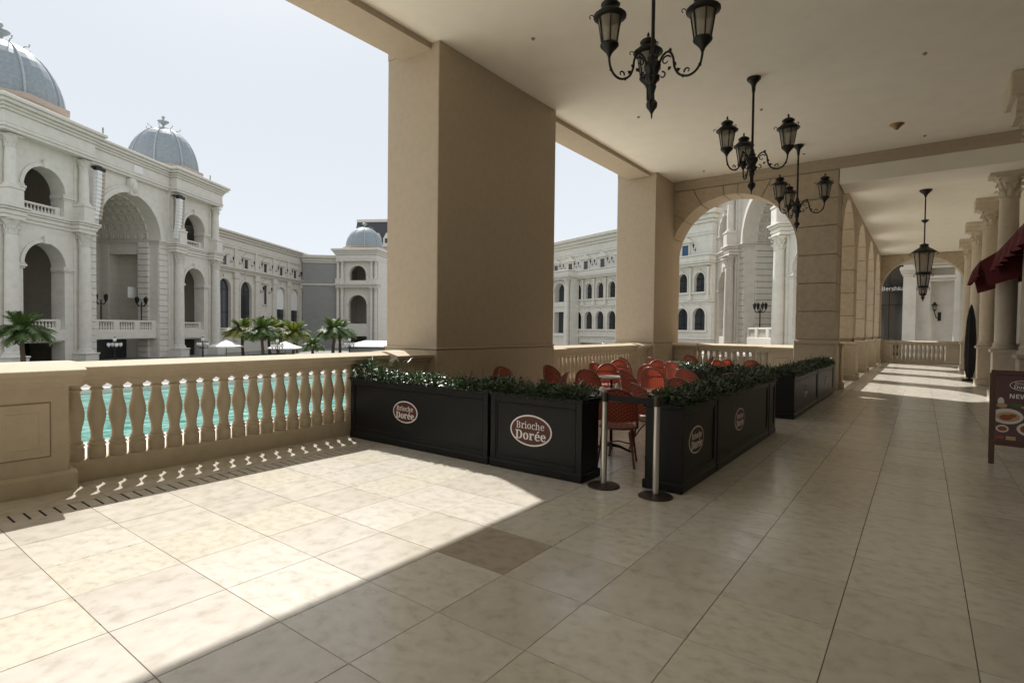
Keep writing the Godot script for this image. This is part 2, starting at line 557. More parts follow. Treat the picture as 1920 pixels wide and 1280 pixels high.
func floor_tiles() -> void:
	var fl := structure("floor")
	begin()
	box(Vector3(-7.7, -0.3, -17.9), Vector3(3.0, -0.0055, 20))
	obj("bed", M.grout, fl)
	begin()
	box(Vector3(-3.0, -0.3, -42), Vector3(3.0, -0.0055, -17.901))
	obj("bed", M.grout, fl)
	# flags
	begin()
	tile_mesh(0.6, 0.0028)
	var tm := mesh()
	var cells := []
	var fwd := Vector3(-sin(0.6423), 0, -cos(0.6423))
	for i in 14:
		for k in range(-34, 62):
			var x := -5.446 + 0.6 * i; var z := -1.3026 - 0.6 * k
			if x > 2.5 or (z < -17.6 and x < -2.3): continue
			var d := Vector3(x, 0, z).dot(fwd)
			var lateral := Vector3(x, 0, z).dot(Vector3(cos(0.6423), 0, -sin(0.6423)))
			var seen: bool = d > 1.2 and abs(lateral) < d * 0.97 + 0.6
			cells.append([d if seen else 1000.0 + Vector3(x, 0, z).length(), x, z, i, k])
	cells.sort_custom(func(a, b): return a[0] < b[0])
	var palette := [Color(0.96, 0.95, 0.93), Color(1, 1, 1), Color(0.975, 0.97, 0.91), Color(0.93, 0.915, 0.90), Color(0.985, 0.98, 0.98), Color(0.99, 0.99, 0.95), Color(0.91, 0.89, 0.88)]
	begin()
	var rest := []
	for n in cells.size():
		var c: Array = cells[n]
		var r := rng.randi() % 100
		var v := 0 if r < 22 else 1 if r < 44 else 2 if r < 56 else 3 if r < 68 else 4 if r < 82 else 5 if r < 91 else 6
		if c[3] == 5 and c[4] == 3: v = 7      # the one brown flag
		if n < 299:
			var o := inst(tm, "tile", M["tile_%d" % v], fl)
			o.position = Vector3(c[1], rng.randf_range(-0.0006, 0.0006), c[2])
			o.rotation = Vector3(rng.randf_range(-0.0012, 0.0012), 0, rng.randf_range(-0.0012, 0.0012))
		else:
			rest.append([c, v])
	begin()
	for q in rest:
		var c: Array = q[0]
		tint = palette[q[1] % 7]
		var from := vv.size()
		tile_mesh(0.6, 0.0028)
		for i in range(from, vv.size()): vv[i] += Vector3(c[1], 0, c[2])
	var pav := obj("paving", M.paving, fl)
	pav.set_meta("kind", "stuff")
	begin()
	for i in 46:
		var c: Array = cells[rng.randi() % 150]
		var along := rng.randf() < 0.5
		for k in rng.randi_range(1, 4):
			var o := Vector3(c[1] - 0.3, -0.0012, c[2] - 0.3) + (Vector3(rng.randf() * 0.6, 0, 0) if along else Vector3(0, 0, rng.randf() * 0.6))
			var l := rng.randf_range(0.004, 0.016); var w := rng.randf_range(0.002, 0.0042)
			var d := Vector3(l if along else w, 0, 0); var e := Vector3(0, 0, w if along else l)
			var up := Vector3(0, 0.0019, 0)
			quad(o - d * 0.6 + e + up, o + d + e * 0.4 + up, o + d * 0.7 - e + up, o - d - e * 0.5 + up)
	obj("joint_dirt", M.slot, fl).set_meta("kind", "stuff")
	# edging strip, drain and border beside the balustrade
	for s in [[-6.9, -6.04, 1.2], [-5.79, -5.752, 1.2]]:
		var z := 9.0
		while z > -17.0:
			begin()
			bevel(Vector3(s[0], -0.03, z - s[2] + 0.004), Vector3(s[1], 0.0, z), 0.002)
			obj("edging_slab", M["tile_%d" % (rng.randi() % 2 * 3)], fl)
			z -= s[2]
	begin()
	box(Vector3(-6.03, -0.03, -17.0), Vector3(-5.80, -0.004, 9.0))
	obj("drain_channel", M.slot, fl)
	var z := 2.0
	begin()
	bevel(Vector3(-6.03, -0.02, 0.0), Vector3(-5.798, -0.001, 0.082), 0.0015)
	var bar := mesh()
	var n := 0
	while z > -17.0 and n < 190:
		var b := inst(bar, "drain_bar", M.tile_3, fl)
		b.position = Vector3(0, 0, z)
		z -= 0.1
		n += 1
	begin()
	box(Vector3(-6.03, -0.02, 2.1), Vector3(-5.798, -0.001, 9.0))
	obj("edging_slab", M.tile_3, fl)

# ------------------------------------------------------------------ gallery shell
const CEIL := 6.27
func gallery() -> void:
	var c := structure("ceiling")
	begin()
	box(Vector3(-7.2, CEIL, -17.9), Vector3(2.9, CEIL + 0.3, 20))
	obj("soffit", M.ceiling, c)
	begin()
	box(Vector3(-7.27, CEIL - 0.1, -15.5), Vector3(-6.56, CEIL + 0.3, 19))
	obj("beam", M.wall, c)
	# the storey above, which shades the gallery from the high sky
	begin()
	box(Vector3(-7.6, CEIL + 0.3, -18.0), Vector3(9, CEIL + 6.5, 20))
	obj("upper_storey", M.wall, c)
	begin()
	box(Vector3(-2.75, 5.87, -42), Vector3(9, CEIL + 6.5, -18.001))
	obj("upper_storey", M.wall, c)
	# corridor ceiling with its lowered front beam
	begin()
	box(Vector3(-1.87, 5.84, -36.1), Vector3(2.9, 6.2, -18.3))
	obj("soffit", M.ceiling, c)
	begin()
	bevel(Vector3(-1.86, 5.58, -18.3), Vector3(2.9, 6.0, -17.06), 0.008)
	obj("beam", M.ceiling, c)
	# pillars
	var spec := [[-6.46, -10.01, "massive square beige pillar rising behind the black planters"], [-15.55, -17.05, "narrower beige pillar standing against the arched wall"], [7.4, 3.84, "broad beige pillar behind the viewpoint"]]
	for s in spec:
		var p := thing("pillar", s[2], "pillar", at(0, 0, 0), "pillars along the open side of the gallery")
		var zn: float = s[0]; var zf: float = s[1]
		begin()
		bevel(Vector3(-7.63, -0.02, zf), Vector3(-6.38, CEIL - 0.002, zn), 0.012)
		obj("shaft", M.wall, p)
		begin()
		bevel(Vector3(-7.655, -0.02, zf - 0.02), Vector3(-6.355, 1.235, zn + 0.025), 0.02)
		obj("base", M.wall, p)
		begin()
		bevel(Vector3(-7.665, 1.24, zf - 0.02), Vector3(-6.345, 1.275, zn + 0.035), 0.012)
		obj("moulding", M.wall, p)
		begin()
		box(Vector3(-7.63, CEIL, zf), Vector3(-6.9, CEIL + 0.3, zn))
		obj("top_block", M.wall, p)
	# wall behind the viewpoint and the shop wall on the right
	var b := thing("end_wall", "beige end wall closing the gallery behind the viewpoint", "wall")
	begin()
	wall(-7.6, 3.0, -0.02, CEIL + 0.3, [[-2.1, 4.0, 0.0, 1.9, true]], 19.0, 19.6, 24)
	obj("masonry", M.wall, b)
	var sw := thing("shop_wall", "beige shop wall behind the right hand columns", "wall")
	begin()
	box(Vector3(2.25, -0.02, -40), Vector3(2.6, CEIL - 0.001, 19.6))
	obj("masonry", M.shop_cream, sw)
	for k in 10:
		var z := 6.0 - 4.6 * k
		begin()
		bevel(Vector3(2.17, -0.02, z - 1.55), Vector3(2.249, 3.3, z + 1.55), 0.01)
		var f := obj("shop_window", M.brown_wood, sw)
		begin()
		box(Vector3(2.15, 0.5, z - 1.45), Vector3(2.165, 3.2, z + 1.45))
		obj("pane", M.dark_glass, f)

# rusticated wall with one arch: blocks of full thickness round a slightly recessed core (local xy, thickness to -z)
func rusticated(parent: Node3D, xl: float, xr: float, cx: float, r: float, spring: float, top: float, courses: Array, thick: float, sill: float, split := []) -> void:
	var blocks := []
	var ring := PackedVector2Array()
	for i in 33: ring.append(Vector2(cx + r * cos(PI - PI * i / 32.0), spring + r * sin(PI - PI * i / 32.0)))
	var hole := ring.duplicate()
	hole.append(Vector2(cx + r, -9)); hole.append(Vector2(cx - r, -9))
	var rect := func(a: float, b: float, c: float, d: float) -> PackedVector2Array: return PackedVector2Array([Vector2(a, c), Vector2(b, c), Vector2(b, d), Vector2(a, d)])
	var wedge := func(a: float, b: float) -> PackedVector2Array:
		return PackedVector2Array([Vector2(cx, spring), Vector2(cx + 9 * cos(deg_to_rad(a)), spring + 9 * sin(deg_to_rad(a))), Vector2(cx + 9 * cos(deg_to_rad(b)), spring + 9 * sin(deg_to_rad(b)))])
	var hi: float = courses[-1]
	var full: PackedVector2Array = rect.call(xl, xr, hi, top)
	# voussoirs
	var cuts := [40.0, 62.0, 84.0, 96.0, 118.0, 140.0]
	for i in 5:
		var w: PackedVector2Array = wedge.call(cuts[i], cuts[i + 1])
		var region := Geometry2D.intersect_polygons(w, rect.call(xl, xr, 0.0, top))
		if region.is_empty(): continue
		var poly: PackedVector2Array = region[0]
		if i == 0 or i == 4:
			var side: PackedVector2Array = wedge.call(-60.0, 62.0) if i == 0 else wedge.call(118.0, 240.0)
			var extra := Geometry2D.intersect_polygons(full, side)
			if not extra.is_empty():
				var mm := Geometry2D.merge_polygons(poly, extra[0])
				if mm.size() == 1: poly = mm[0]
		var cut := Geometry2D.clip_polygons(poly, hole)
		if not cut.is_empty(): blocks.append(["voussoir", cut[0]])
	# courses on either side
	for k in courses.size() - 1:
		for sd in [-1, 1]:
			var a: float = xl if sd < 0 else cx; var b: float = cx if sd < 0 else xr
			var cut := Geometry2D.clip_polygons(rect.call(a, b, courses[k], courses[k + 1]), hole)
			if cut.is_empty(): continue
			var cut2 := Geometry2D.clip_polygons(cut[0], wedge.call(40.0, 140.0))
			for q in cut2: blocks.append(["block", q])
	for b in blocks:
		var small := Geometry2D.offset_polygon(b[1], -0.011, Geometry2D.JOIN_MITER)
		if small.is_empty(): continue
		begin()
		slab(small[0], -thick + 0.0, 0.0)
		obj(b[0], M.wall_block, parent)
	begin()
	var inner := 0.03
	wall(xl + inner, xr - inner, sill, top - 0.003, [[cx, r + inner, sill, spring, true]], -inner, -thick + inner, 28)
	obj("core", M.joint, parent)

func arch_walls() -> void:
	var courses := [1.405, 2.18, 2.95, 3.725, 4.51, 5.24]
	# main arch across the gallery
	var a := thing("arched_wall", "rusticated stone wall with round arch ending the cafe bay", "wall", at(0, 0, -17.05))
	rusticated(a, -6.62, -1.87, -4.67, 1.82, 3.87, 5.985, courses, 0.85, 1.3)
	begin()
	sweep([Vector2(0.0, 1.28), Vector2(0.05, 1.28), Vector2(0.055, 1.36), Vector2(0.03, 1.40), Vector2(-0.85, 1.40), Vector2(-0.86, 1.28)], -2.86, -1.85)
	obj("moulding", M.wall, a)
	begin()
	bevel(Vector3(-2.875, -0.02, -0.87), Vector3(-1.85, 1.278, 0.03), 0.015)
	obj("base", M.wall, a)
	begin()
	bevel(Vector3(-7.6, -0.02, -0.85), Vector3(-6.49, 6.26, -0.005), 0.01)
	obj("pier", M.wall, a)
	begin()
	sweep([Vector2(-0.1, 6.0), Vector2(0.0, 5.99), Vector2(0.03, 6.02), Vector2(0.035, 6.08), Vector2(0.07, 6.12), Vector2(0.075, 6.19), Vector2(0.1, 6.22), Vector2(0.1, 6.268), Vector2(-0.1, 6.268)], -6.38, 2.25)
	obj("cornice", M.wall, a)
	begin()
	box(Vector3(-6.6, 6.0, -0.84), Vector3(2.25, 6.268, -0.101))
	obj("frieze", M.wall, a)
	# side arcade of the corridor: four bays
	var side := thing("corridor_arcade", "row of four rusticated arches open to the canal along the corridor", "wall", Transform3D(Basis(Vector3.UP, PI / 2), Vector3(-1.87, 0, -17.9)))
	for k in 4:
		var x0 := 4.65 * k - 0.0
		rusticated(side, x0 + 0.002, x0 + 4.648, x0 + 2.0, 1.8, 3.87, 5.84, courses, 0.85, 1.3)
		# pier pedestal
		for w in [[x0 - 0.0 if k else 0.02, x0 + 0.2]]:
			pass
	for k in 5:
		var xa := 4.65 * k - 0.85 if k else -0.02
		var xb := 4.65 * k + 0.2 if k < 4 else 4.65 * 4
		begin()
		bevel(Vector3(xa + 0.001, -0.02, -0.9), Vector3(xb, 1.2, 0.10), 0.02)
		var pd := obj("pedestal", M.balustrade, side)
		begin()
		bevel(Vector3(xa - 0.05, 1.2, -0.95), Vector3(xb + 0.05, 1.30, 0.15), 0.03)
		obj("cap", M.balustrade, pd)
		begin()
		bevel(Vector3(xa - 0.04, -0.02, -0.94), Vector3(xb + 0.04, 0.2, 0.14), 0.02)
		obj("plinth", M.balustrade, pd)
	# far end of the corridor
	var far := thing("end_arch_wall", "rusticated wall with round arch closing the far corridor end", "wall", at(0, 0, -36.1))
	rusticated(far, -2.0, 2.2, -0.03, 1.8, 3.87, 5.84, courses, 0.85, 1.3)
	begin()
	bevel(Vector3(-2.0, -0.02, -0.85), Vector3(-1.83, 1.298, 0.0), 0.01)
	obj("base", M.wall, far)
	begin()
	bevel(Vector3(1.77, -0.02, -0.85), Vector3(2.2, 1.298, 0.0), 0.01)
	obj("base", M.wall, far)

# ------------------------------------------------------------------ balustrades: local x along, z towards the gallery, baluster axis at z = 0
var baluster: ArrayMesh
func balustrade_run(p: Node3D, x0: float, x1: float, pitch := 0.181) -> void:
	begin()
	sweep([Vector2(-0.16, 0.0), Vector2(0.09, 0.0), Vector2(0.09, 0.185), Vector2(0.075, 0.215), Vector2(-0.14, 0.215), Vector2(-0.16, 0.185)], x0, x1)
	obj("base", M.balustrade, p)
	begin()
	var c := 0.045
	sweep([Vector2(c - 0.12, 0.995), Vector2(c + 0.12, 0.995), Vector2(c + 0.12, 1.035), Vector2(c + 0.15, 1.05), Vector2(c + 0.155, 1.085), Vector2(c + 0.195, 1.115), Vector2(c + 0.205, 1.165), Vector2(c + 0.198, 1.172), Vector2(c, 1.218), Vector2(c - 0.198, 1.172), Vector2(c - 0.205, 1.165), Vector2(c - 0.195, 1.115), Vector2(c - 0.15, 1.085), Vector2(c - 0.15, 1.05), Vector2(c - 0.12, 1.035)], x0, x1)
	obj("rail", M.balustrade, p)
	var n: int = max(1, roundi((x1 - x0) / pitch))
	for i in n:
		var b := inst(baluster, "baluster", M.balustrade, p)
		b.position = Vector3(x0 + (x1 - x0) * (i + 0.5) / n, 0, 0)

func pedestal(p: Node3D, x0: float, x1: float, panel := true) -> void:
	begin()
	bevel(Vector3(x0, 0.17, -0.30), Vector3(x1, 1.04, 0.275), 0.008)
	var o := obj("pedestal", M.balustrade, p)
	begin()
	sweep([Vector2(-0.36, 0.0), Vector2(0.32, 0.0), Vector2(0.32, 0.16), Vector2(0.30, 0.185), Vector2(0.285, 0.19), Vector2(-0.32, 0.19), Vector2(-0.36, 0.16)], x0 - 0.05, x1 + 0.05)
	obj("plinth", M.balustrade, o)
	begin()
	sweep([Vector2(-0.32, 1.0), Vector2(0.295, 1.0), Vector2(0.30, 1.035), Vector2(0.345, 1.06), Vector2(0.35, 1.085), Vector2(0.42, 1.115), Vector2(0.435, 1.155), Vector2(0.428, 1.162), Vector2(0.17, 1.222), Vector2(-0.14, 1.222), Vector2(-0.40, 1.162), Vector2(-0.40, 1.115)], x0 - 0.10, x1 + 0.10)
	obj("cap", M.balustrade, o)
	if panel and x1 - x0 > 0.4:
		# raised frame and field
		var w := 0.009
		for f in [[0.14, 0.011], [0.22, 0.017]]:
			var a: float = x0 + f[0]; var b: float = x1 - f[0]; var lo: float = 0.17 + f[0] + 0.03; var hi: float = 1.0 - f[0]
			if b - a < 0.06: continue
			begin()
			for q in [[a, b, lo, lo + w], [a, b, hi - w, hi], [a, a + w, lo + w, hi - w], [b - w, b, lo + w, hi - w]]:
				box(Vector3(q[0], q[2], 0.276), Vector3(q[1], q[3], 0.276 + f[1] * 0.4))
			obj("groove", M.joint, o)
			begin()
			bevel(Vector3(a + w, lo + w, 0.26), Vector3(b - w, hi - w, 0.276 + f[1]), 0.006)
			obj("panel", M.balustrade, o)

func balustrades() -> void:
	begin()
	lathe([Vector2(0.0000, 0.21), Vector2(0.0806, 0.21), Vector2(0.0806, 0.33), Vector2(0.0709, 0.337), Vector2(0.0709, 0.35), Vector2(0.0817, 0.357), Vector2(0.0817, 0.372), Vector2(0.0624, 0.385), Vector2(0.0709, 0.398), Vector2(0.0580, 0.412), Vector2(0.0527, 0.44), Vector2(0.0537, 0.49), Vector2(0.0634, 0.55), Vector2(0.0763, 0.61), Vector2(0.0822, 0.665), Vector2(0.0785, 0.72), Vector2(0.0656, 0.78), Vector2(0.0537, 0.835), Vector2(0.0473, 0.885), Vector2(0.0462, 0.91), Vector2(0.0602, 0.917), Vector2(0.0602, 0.933), Vector2(0.0494, 0.94), Vector2(0.0494, 0.955), Vector2(0.0667, 0.965), Vector2(0.0795, 0.975), Vector2(0.0795, 1.0), Vector2(0.0000, 1.0)], 20)
	baluster = mesh()
	var B := Basis(Vector3.UP, PI / 2)
	var p := thing("balustrade", "long stone balustrade on the left with the canal showing between balusters", "balustrade", Transform3D(B, Vector3(-6.84, 0, 0)))
	balustrade_run(p, -3.14, 0.97 - 0.02)
	pedestal(p, 0.97, 1.66)
	balustrade_run(p, 1.68, 5.74)
	pedestal(p, 5.75, 6.44)
	pedestal(p, -3.82, -3.16)
	p = thing("balustrade", "stone balustrade of the bay behind the viewpoint", "balustrade", Transform3D(B, Vector3(-6.84, 0, 0)))
	balustrade_run(p, -18.9, -7.45, 0.25)
	p = thing("balustrade", "stone balustrade between the two pillars behind the red chairs", "balustrade", Transform3D(B, Vector3(-6.84, 0, 0)))
	pedestal(p, 10.06, 10.56)
	balustrade_run(p, 10.58, 14.96)
	pedestal(p, 14.98, 15.53)
	p = thing("balustrade", "stone balustrade filling the foot of the big arch", "balustrade", at(0, 0, -17.55))
	pedestal(p, -6.55, -5.75)
	balustrade_run(p, -5.73, -3.6)
	pedestal(p, -3.58, -2.9)
	p = thing("balustrade", "small stone balustrade under the far corridor arch", "balustrade", at(0, 0, -36.5))
	pedestal(p, -1.82, -1.25, true)
	balustrade_run(p, -1.23, 1.0)
	pedestal(p, 1.02, 1.76, true)
	for k in 4:
		p = thing("balustrade", "stone balustrade in the %s corridor arch on the canal side" % ["nearest", "second", "third", "farthest"][k], "balustrade", Transform3D(B, Vector3(-2.42, 0, -17.9)), "corridor side balustrades")
		balustrade_run(p, 4.65 * k + 0.22, 4.65 * k + 3.78, 0.22)

# ------------------------------------------------------------------ columns on the right
func capital(parent: Node3D, r: float, y0: float, y1: float, mat: Material, seg := 32) -> void:
	var h := y1 - y0
	begin()
	lathe([Vector2(r * 1.0, y0), Vector2(r * 1.12, y0 + 0.02 * h), Vector2(r * 1.12, y0 + 0.06 * h), Vector2(r * 0.98, y0 + 0.08 * h), Vector2(r * 1.0, y0 + 0.5 * h), Vector2(r * 1.15, y0 + 0.75 * h), Vector2(r * 1.45, y0 + 0.9 * h), Vector2(r * 1.45, y0 + 0.93 * h), Vector2(0, y0 + 0.93 * h)], seg)
	# two rows of curling acanthus leaves and corner volutes
	for row in 2:
		for k in 8:
			var a := TAU * (k + 0.5 * row) / 8
			var b := Basis(Vector3.UP, a)
			var base := y0 + (0.08 + 0.26 * row) * h
			var lean := [[1.0, 0.0, 0.26], [1.10, 0.16, 0.30], [1.22, 0.28, 0.26], [1.42, 0.34, 0.18], [1.50, 0.29, 0.10], [1.46, 0.25, 0.03]]
			for i in lean.size() - 1:
				var p: Array = lean[i]; var q: Array = lean[i + 1]
				var z0: float = r * p[0]; var z1: float = r * q[0]
				var ya: float = base + p[1] * h; var yb: float = base + q[1] * h
				var wa: float = r * p[2] * 1.25; var wb: float = r * q[2] * 1.25
				quad(b * Vector3(-wa, ya, z0 * 0.94), b * Vector3(0, ya, z0 * 1.06), b * Vector3(0, yb, z1 * 1.06), b * Vector3(-wb, yb, z1 * 0.94))
				quad(b * Vector3(0, ya, z0 * 1.06), b * Vector3(wa, ya, z0 * 0.94), b * Vector3(wb, yb, z1 * 0.94), b * Vector3(0, yb, z1 * 1.06))
	for k in 4:
		var b := Basis(Vector3.UP, TAU * (k + 0.5) / 4)
		var pts := []; var rad := []
		for i in 15:
			var s := i / 14.0
			var an := s * 4.6
			var c := Vector3(0, y0 + 0.80 * h, r * 1.52)
			var rr := r * 0.26 * (1.0 - s * 0.75)
			pts.append(b * (c + Vector3(0, sin(-an + 2.2) * rr, cos(-an + 2.2) * rr)))
			rad.append(r * 0.10 * (1 - 0.4 * s))
		tube(pts, rad, 6)
	obj("capital", mat, parent)
	begin()
	var w := r * 1.62
	bevel(Vector3(-w, y0 + 0.93 * h, -w), Vector3(w, y1, w), 0.02 * h)
	obj("abacus", mat, parent)

func colonnade() -> void:
	var zs := [-18.0, -22.6, -27.2, -31.8, -13.4, -8.8, -4.2, 0.4]
	var said := ["nearest visible stone column on the right, behind the red awning", "second stone column on the right along the corridor", "third stone column on the right along the corridor", "farthest stone column on the right by the end arch", "stone column right of the menu board, only its block showing", "stone column right of the viewpoint", "stone column beside the viewpoint on the right", "stone column just behind the viewpoint on the right"]
	var proto: Node3D
	for i in zs.size():
		var p: Node3D
		var t := at(1.66, 0, zs[i] - 0.24)
		if i == 0:
			p = thing("column", said[0], "column", t, "columns along the shop side")
			begin()
			bevel(Vector3(-0.24, 0.18, -0.24), Vector3(0.24, 1.16, 0.24), 0.01)
			var pd := obj("pedestal", M.column, p)
			begin()
			bevel(Vector3(-0.29, -0.01, -0.29), Vector3(0.29, 0.19, 0.29), 0.02)
			obj("plinth", M.column, pd)
			begin()
			bevel(Vector3(-0.29, 1.16, -0.29), Vector3(0.29, 1.24, 0.29), 0.02)
			obj("cap", M.column, pd)
			begin()
			lathe([Vector2(0.25, 1.24), Vector2(0.26, 1.27), Vector2(0.25, 1.30), Vector2(0.225, 1.31), Vector2(0.225, 1.33), Vector2(0.235, 1.35), Vector2(0.225, 1.38), Vector2(0.208, 1.40), Vector2(0.21, 2.6), Vector2(0.20, 3.9), Vector2(0.185, 4.95)], 32)
			obj("shaft", M.column, p)
			capital(p, 0.185, 4.95, 5.5, M.column)
			begin()
			sweep([Vector2(-0.30, 5.5), Vector2(0.30, 5.5), Vector2(0.31, 5.58), Vector2(0.36, 5.61), Vector2(0.37, 5.70), Vector2(0.42, 5.74), Vector2(0.44, 5.84), Vector2(-0.44, 5.84), Vector2(-0.42, 5.74), Vector2(-0.37, 5.70), Vector2(-0.36, 5.61), Vector2(-0.31, 5.58)], -0.40, 0.59)
			obj("entablature_block", M.column, p)
			proto = p
		else:
			p = copy(proto, t, said[i])
		if zs[i] > -17.0:
			begin()
			bevel(Vector3(-0.5, 5.842, -0.5), Vector3(0.59, CEIL - 0.001, 0.5), 0.02)
			obj("ceiling_block", M.column, p)

# ------------------------------------------------------------------ planters: local x along the face, z = 0 the front face, body to -z
func logo(parent: Node3D, cx: float, cy: float, z: float, w: float) -> void:
	var h := w * 0.62
	begin()
	slab(ellipse(w, h), 0.0, 0.004)
	var o := obj("logo_plate", M.logo_white, parent)
	o.position = Vector3(cx, cy, z)
	begin()
	slab(ellipse(w * 0.935, h * 0.90), 0.004, 0.006)
	obj("logo_field", M.logo_brown, o)
	var a := inst(text("Brioche", w * 0.185, 0.003, false), "lettering", M.logo_white, o)
	a.position = Vector3(-w * 0.01, h * 0.155, 0.0075)
	var b := inst(text("Dorée", w * 0.245, 0.003, true), "lettering", M.logo_white, o)
	b.position = Vector3(0, -h * 0.16, 0.0075)

func planter(label: String, t: Transform3D, L: float, D: float, H: float, logo_at: float, logo_w: float) -> Node3D:
	var p := thing("planter", label, "planter", t, "black planter boxes round the cafe")
	begin()
	bevel(Vector3(0.025, 0.015, -D + 0.02), Vector3(L - 0.025, H - 0.03, -0.022), 0.004)
	obj("body", M.black_paint, p)
	begin()
	bevel(Vector3(0, 0.0, -D), Vector3(L, 0.095, 0.0), 0.012)
	obj("plinth", M.black_paint, p)
	# frame: stiles and rails with an inner bead
	var f := [[0.012, 0.085, 0.096, H - 0.012], [L - 0.085, L - 0.012, 0.096, H - 0.012], [0.086, L - 0.086, H - 0.105, H - 0.012], [0.086, L - 0.086, 0.096, 0.155]]
	for q in f:
		begin()
		bevel(Vector3(q[0], q[2], -0.0219), Vector3(q[1], q[3], -0.008), 0.004)
		obj("frame_board", M.black_paint, p)
	for q in [[0.10, L - 0.10, H - 0.128, H - 0.108], [0.10, L - 0.10, 0.158, 0.178], [0.088, 0.108, 0.18, H - 0.13], [L - 0.108, L - 0.088, 0.18, H - 0.13]]:
		begin()
		bevel(Vector3(q[0], q[2], -0.0218), Vector3(q[1], q[3], -0.013), 0.005)
		obj("bead", M.black_paint, p)
	begin()
	for q in [[0.0, L, -0.03, 0.0], [0.0, L, -D, -D + 0.03], [0.0, 0.03, -D + 0.03, -0.03], [L - 0.03, L, -D + 0.03, -0.03]]:
		bevel(Vector3(q[0], H - 0.045, q[2]), Vector3(q[1], H, q[3]), 0.006)
	obj("rim", M.black_paint, p)
	begin()
	box(Vector3(0.031, H - 0.08, -D + 0.031), Vector3(L - 0.031, H - 0.02, -0.031))
	obj("soil", M.soil, p)
	if logo_w > 0: logo(p, logo_at, H * 0.545, -0.0217, logo_w)
	return p

func leaf(o: Vector3, d: Vector3, n: Vector3, l: float, w: float) -> void:
	var s := d.cross(n).normalized() * w
	var m := o + d * l * 0.5 + n * w * 0.35
	var e := o + d * l - n * w * 0.25
	tri(o, m + s, m - n * w * 0.25); tri(o, m - n * w * 0.25, m - s)
	tri(m + s, e, m - n * w * 0.25); tri(m - n * w * 0.25, e, m - s)

func hedge(label: String, t: Transform3D, L: float, D: float, H: float, high: float, spiky := 0.0) -> void:
	var p := thing("box_hedge", label, "hedge", t, "clipped hedges in the black planters")
	for pass_ in 2:
		begin()
		var n := int(L * (900 if pass_ == 0 else 560))
		for i in n:
			var x := rng.randf_range(-0.01, L + 0.01)
			var bump := 0.82 + 0.10 * sin(x * 5.1 + H * 9.0) + 0.08 * sin(x * 13.0) + rng.randf_range(-0.12, 0.12)
			var hh: float = high * 0.86 * bump * (1.0 + spiky * clamp(0.9 - x, 0.0, 0.9))
			var a := rng.randf() * PI
			var out := pow(rng.randf(), 0.35)
			var z := -D / 2 + cos(a) * (D / 2 + 0.018) * out
			var y: float = H - 0.03 + abs(sin(a)) * out * hh if rng.randf() < 0.8 else H + rng.randf_range(-0.03, hh * 0.6)
			var d := Vector3(rng.randf_range(-1, 1), rng.randf_range(-0.35, 1.0), cos(a) * 0.9 + rng.randf_range(-0.6, 0.6)).normalized()
			var nm := Vector3(rng.randf_range(-0.6, 0.6), 1.0, rng.randf_range(-0.5, 0.9)).normalized()
			nm = (nm - d * nm.dot(d)).normalized()
			leaf(Vector3(x, y, z), d, nm, rng.randf_range(0.035, 0.07), rng.randf_range(0.010, 0.019))
		obj("foliage", M.leaf_dark if pass_ == 0 else M.leaf_mid, p).set_meta("kind", "stuff")
	begin()
	for i in int(L * 14):
		var x := rng.randf_range(0.03, L - 0.03); var z := rng.randf_range(-D + 0.08, -0.08)
		tube([Vector3(x, H - 0.05, z), Vector3(x + rng.randf_range(-0.03, 0.03), H + high * 0.5, z), Vector3(x + rng.randf_range(-0.06, 0.06), H + high * 0.8, z + rng.randf_range(-0.04, 0.04))], [0.006, 0.004, 0.002], 5)
	obj("stems", M.trunk, p).set_meta("kind", "stuff")
	# grassy blades that stick out
	begin()
	for i in int(L * 9 + spiky * 40):
		var x: float = rng.randf_range(0.0, L) if spiky <= 0 or rng.randf() < 0.3 else rng.randf_range(0.0, 0.75)
		var z := rng.randf_range(-D, 0.0)
		var a := rng.randf() * TAU
		var d := Vector3(cos(a), 0, sin(a))
		var l := rng.randf_range(0.10, 0.22) * (1.0 + spiky * 0.5)
		var o := Vector3(x, H + high * 0.45, z)
		var up := rng.randf_range(0.5, 1.3)
		var p1 := o + (d * 0.3 + Vector3.UP * up).normalized() * l * 0.6; var p2 := p1 + (d + Vector3.UP * (up - 0.7)).normalized() * l * 0.6
		var s := d.cross(Vector3.UP) * 0.006
		quad(o - s, o + s, p1 + s, p1 - s); tri(p1 - s, p1 + s, p2)
	obj("blades", M.leaf_mid, p).set_meta("kind", "stuff")

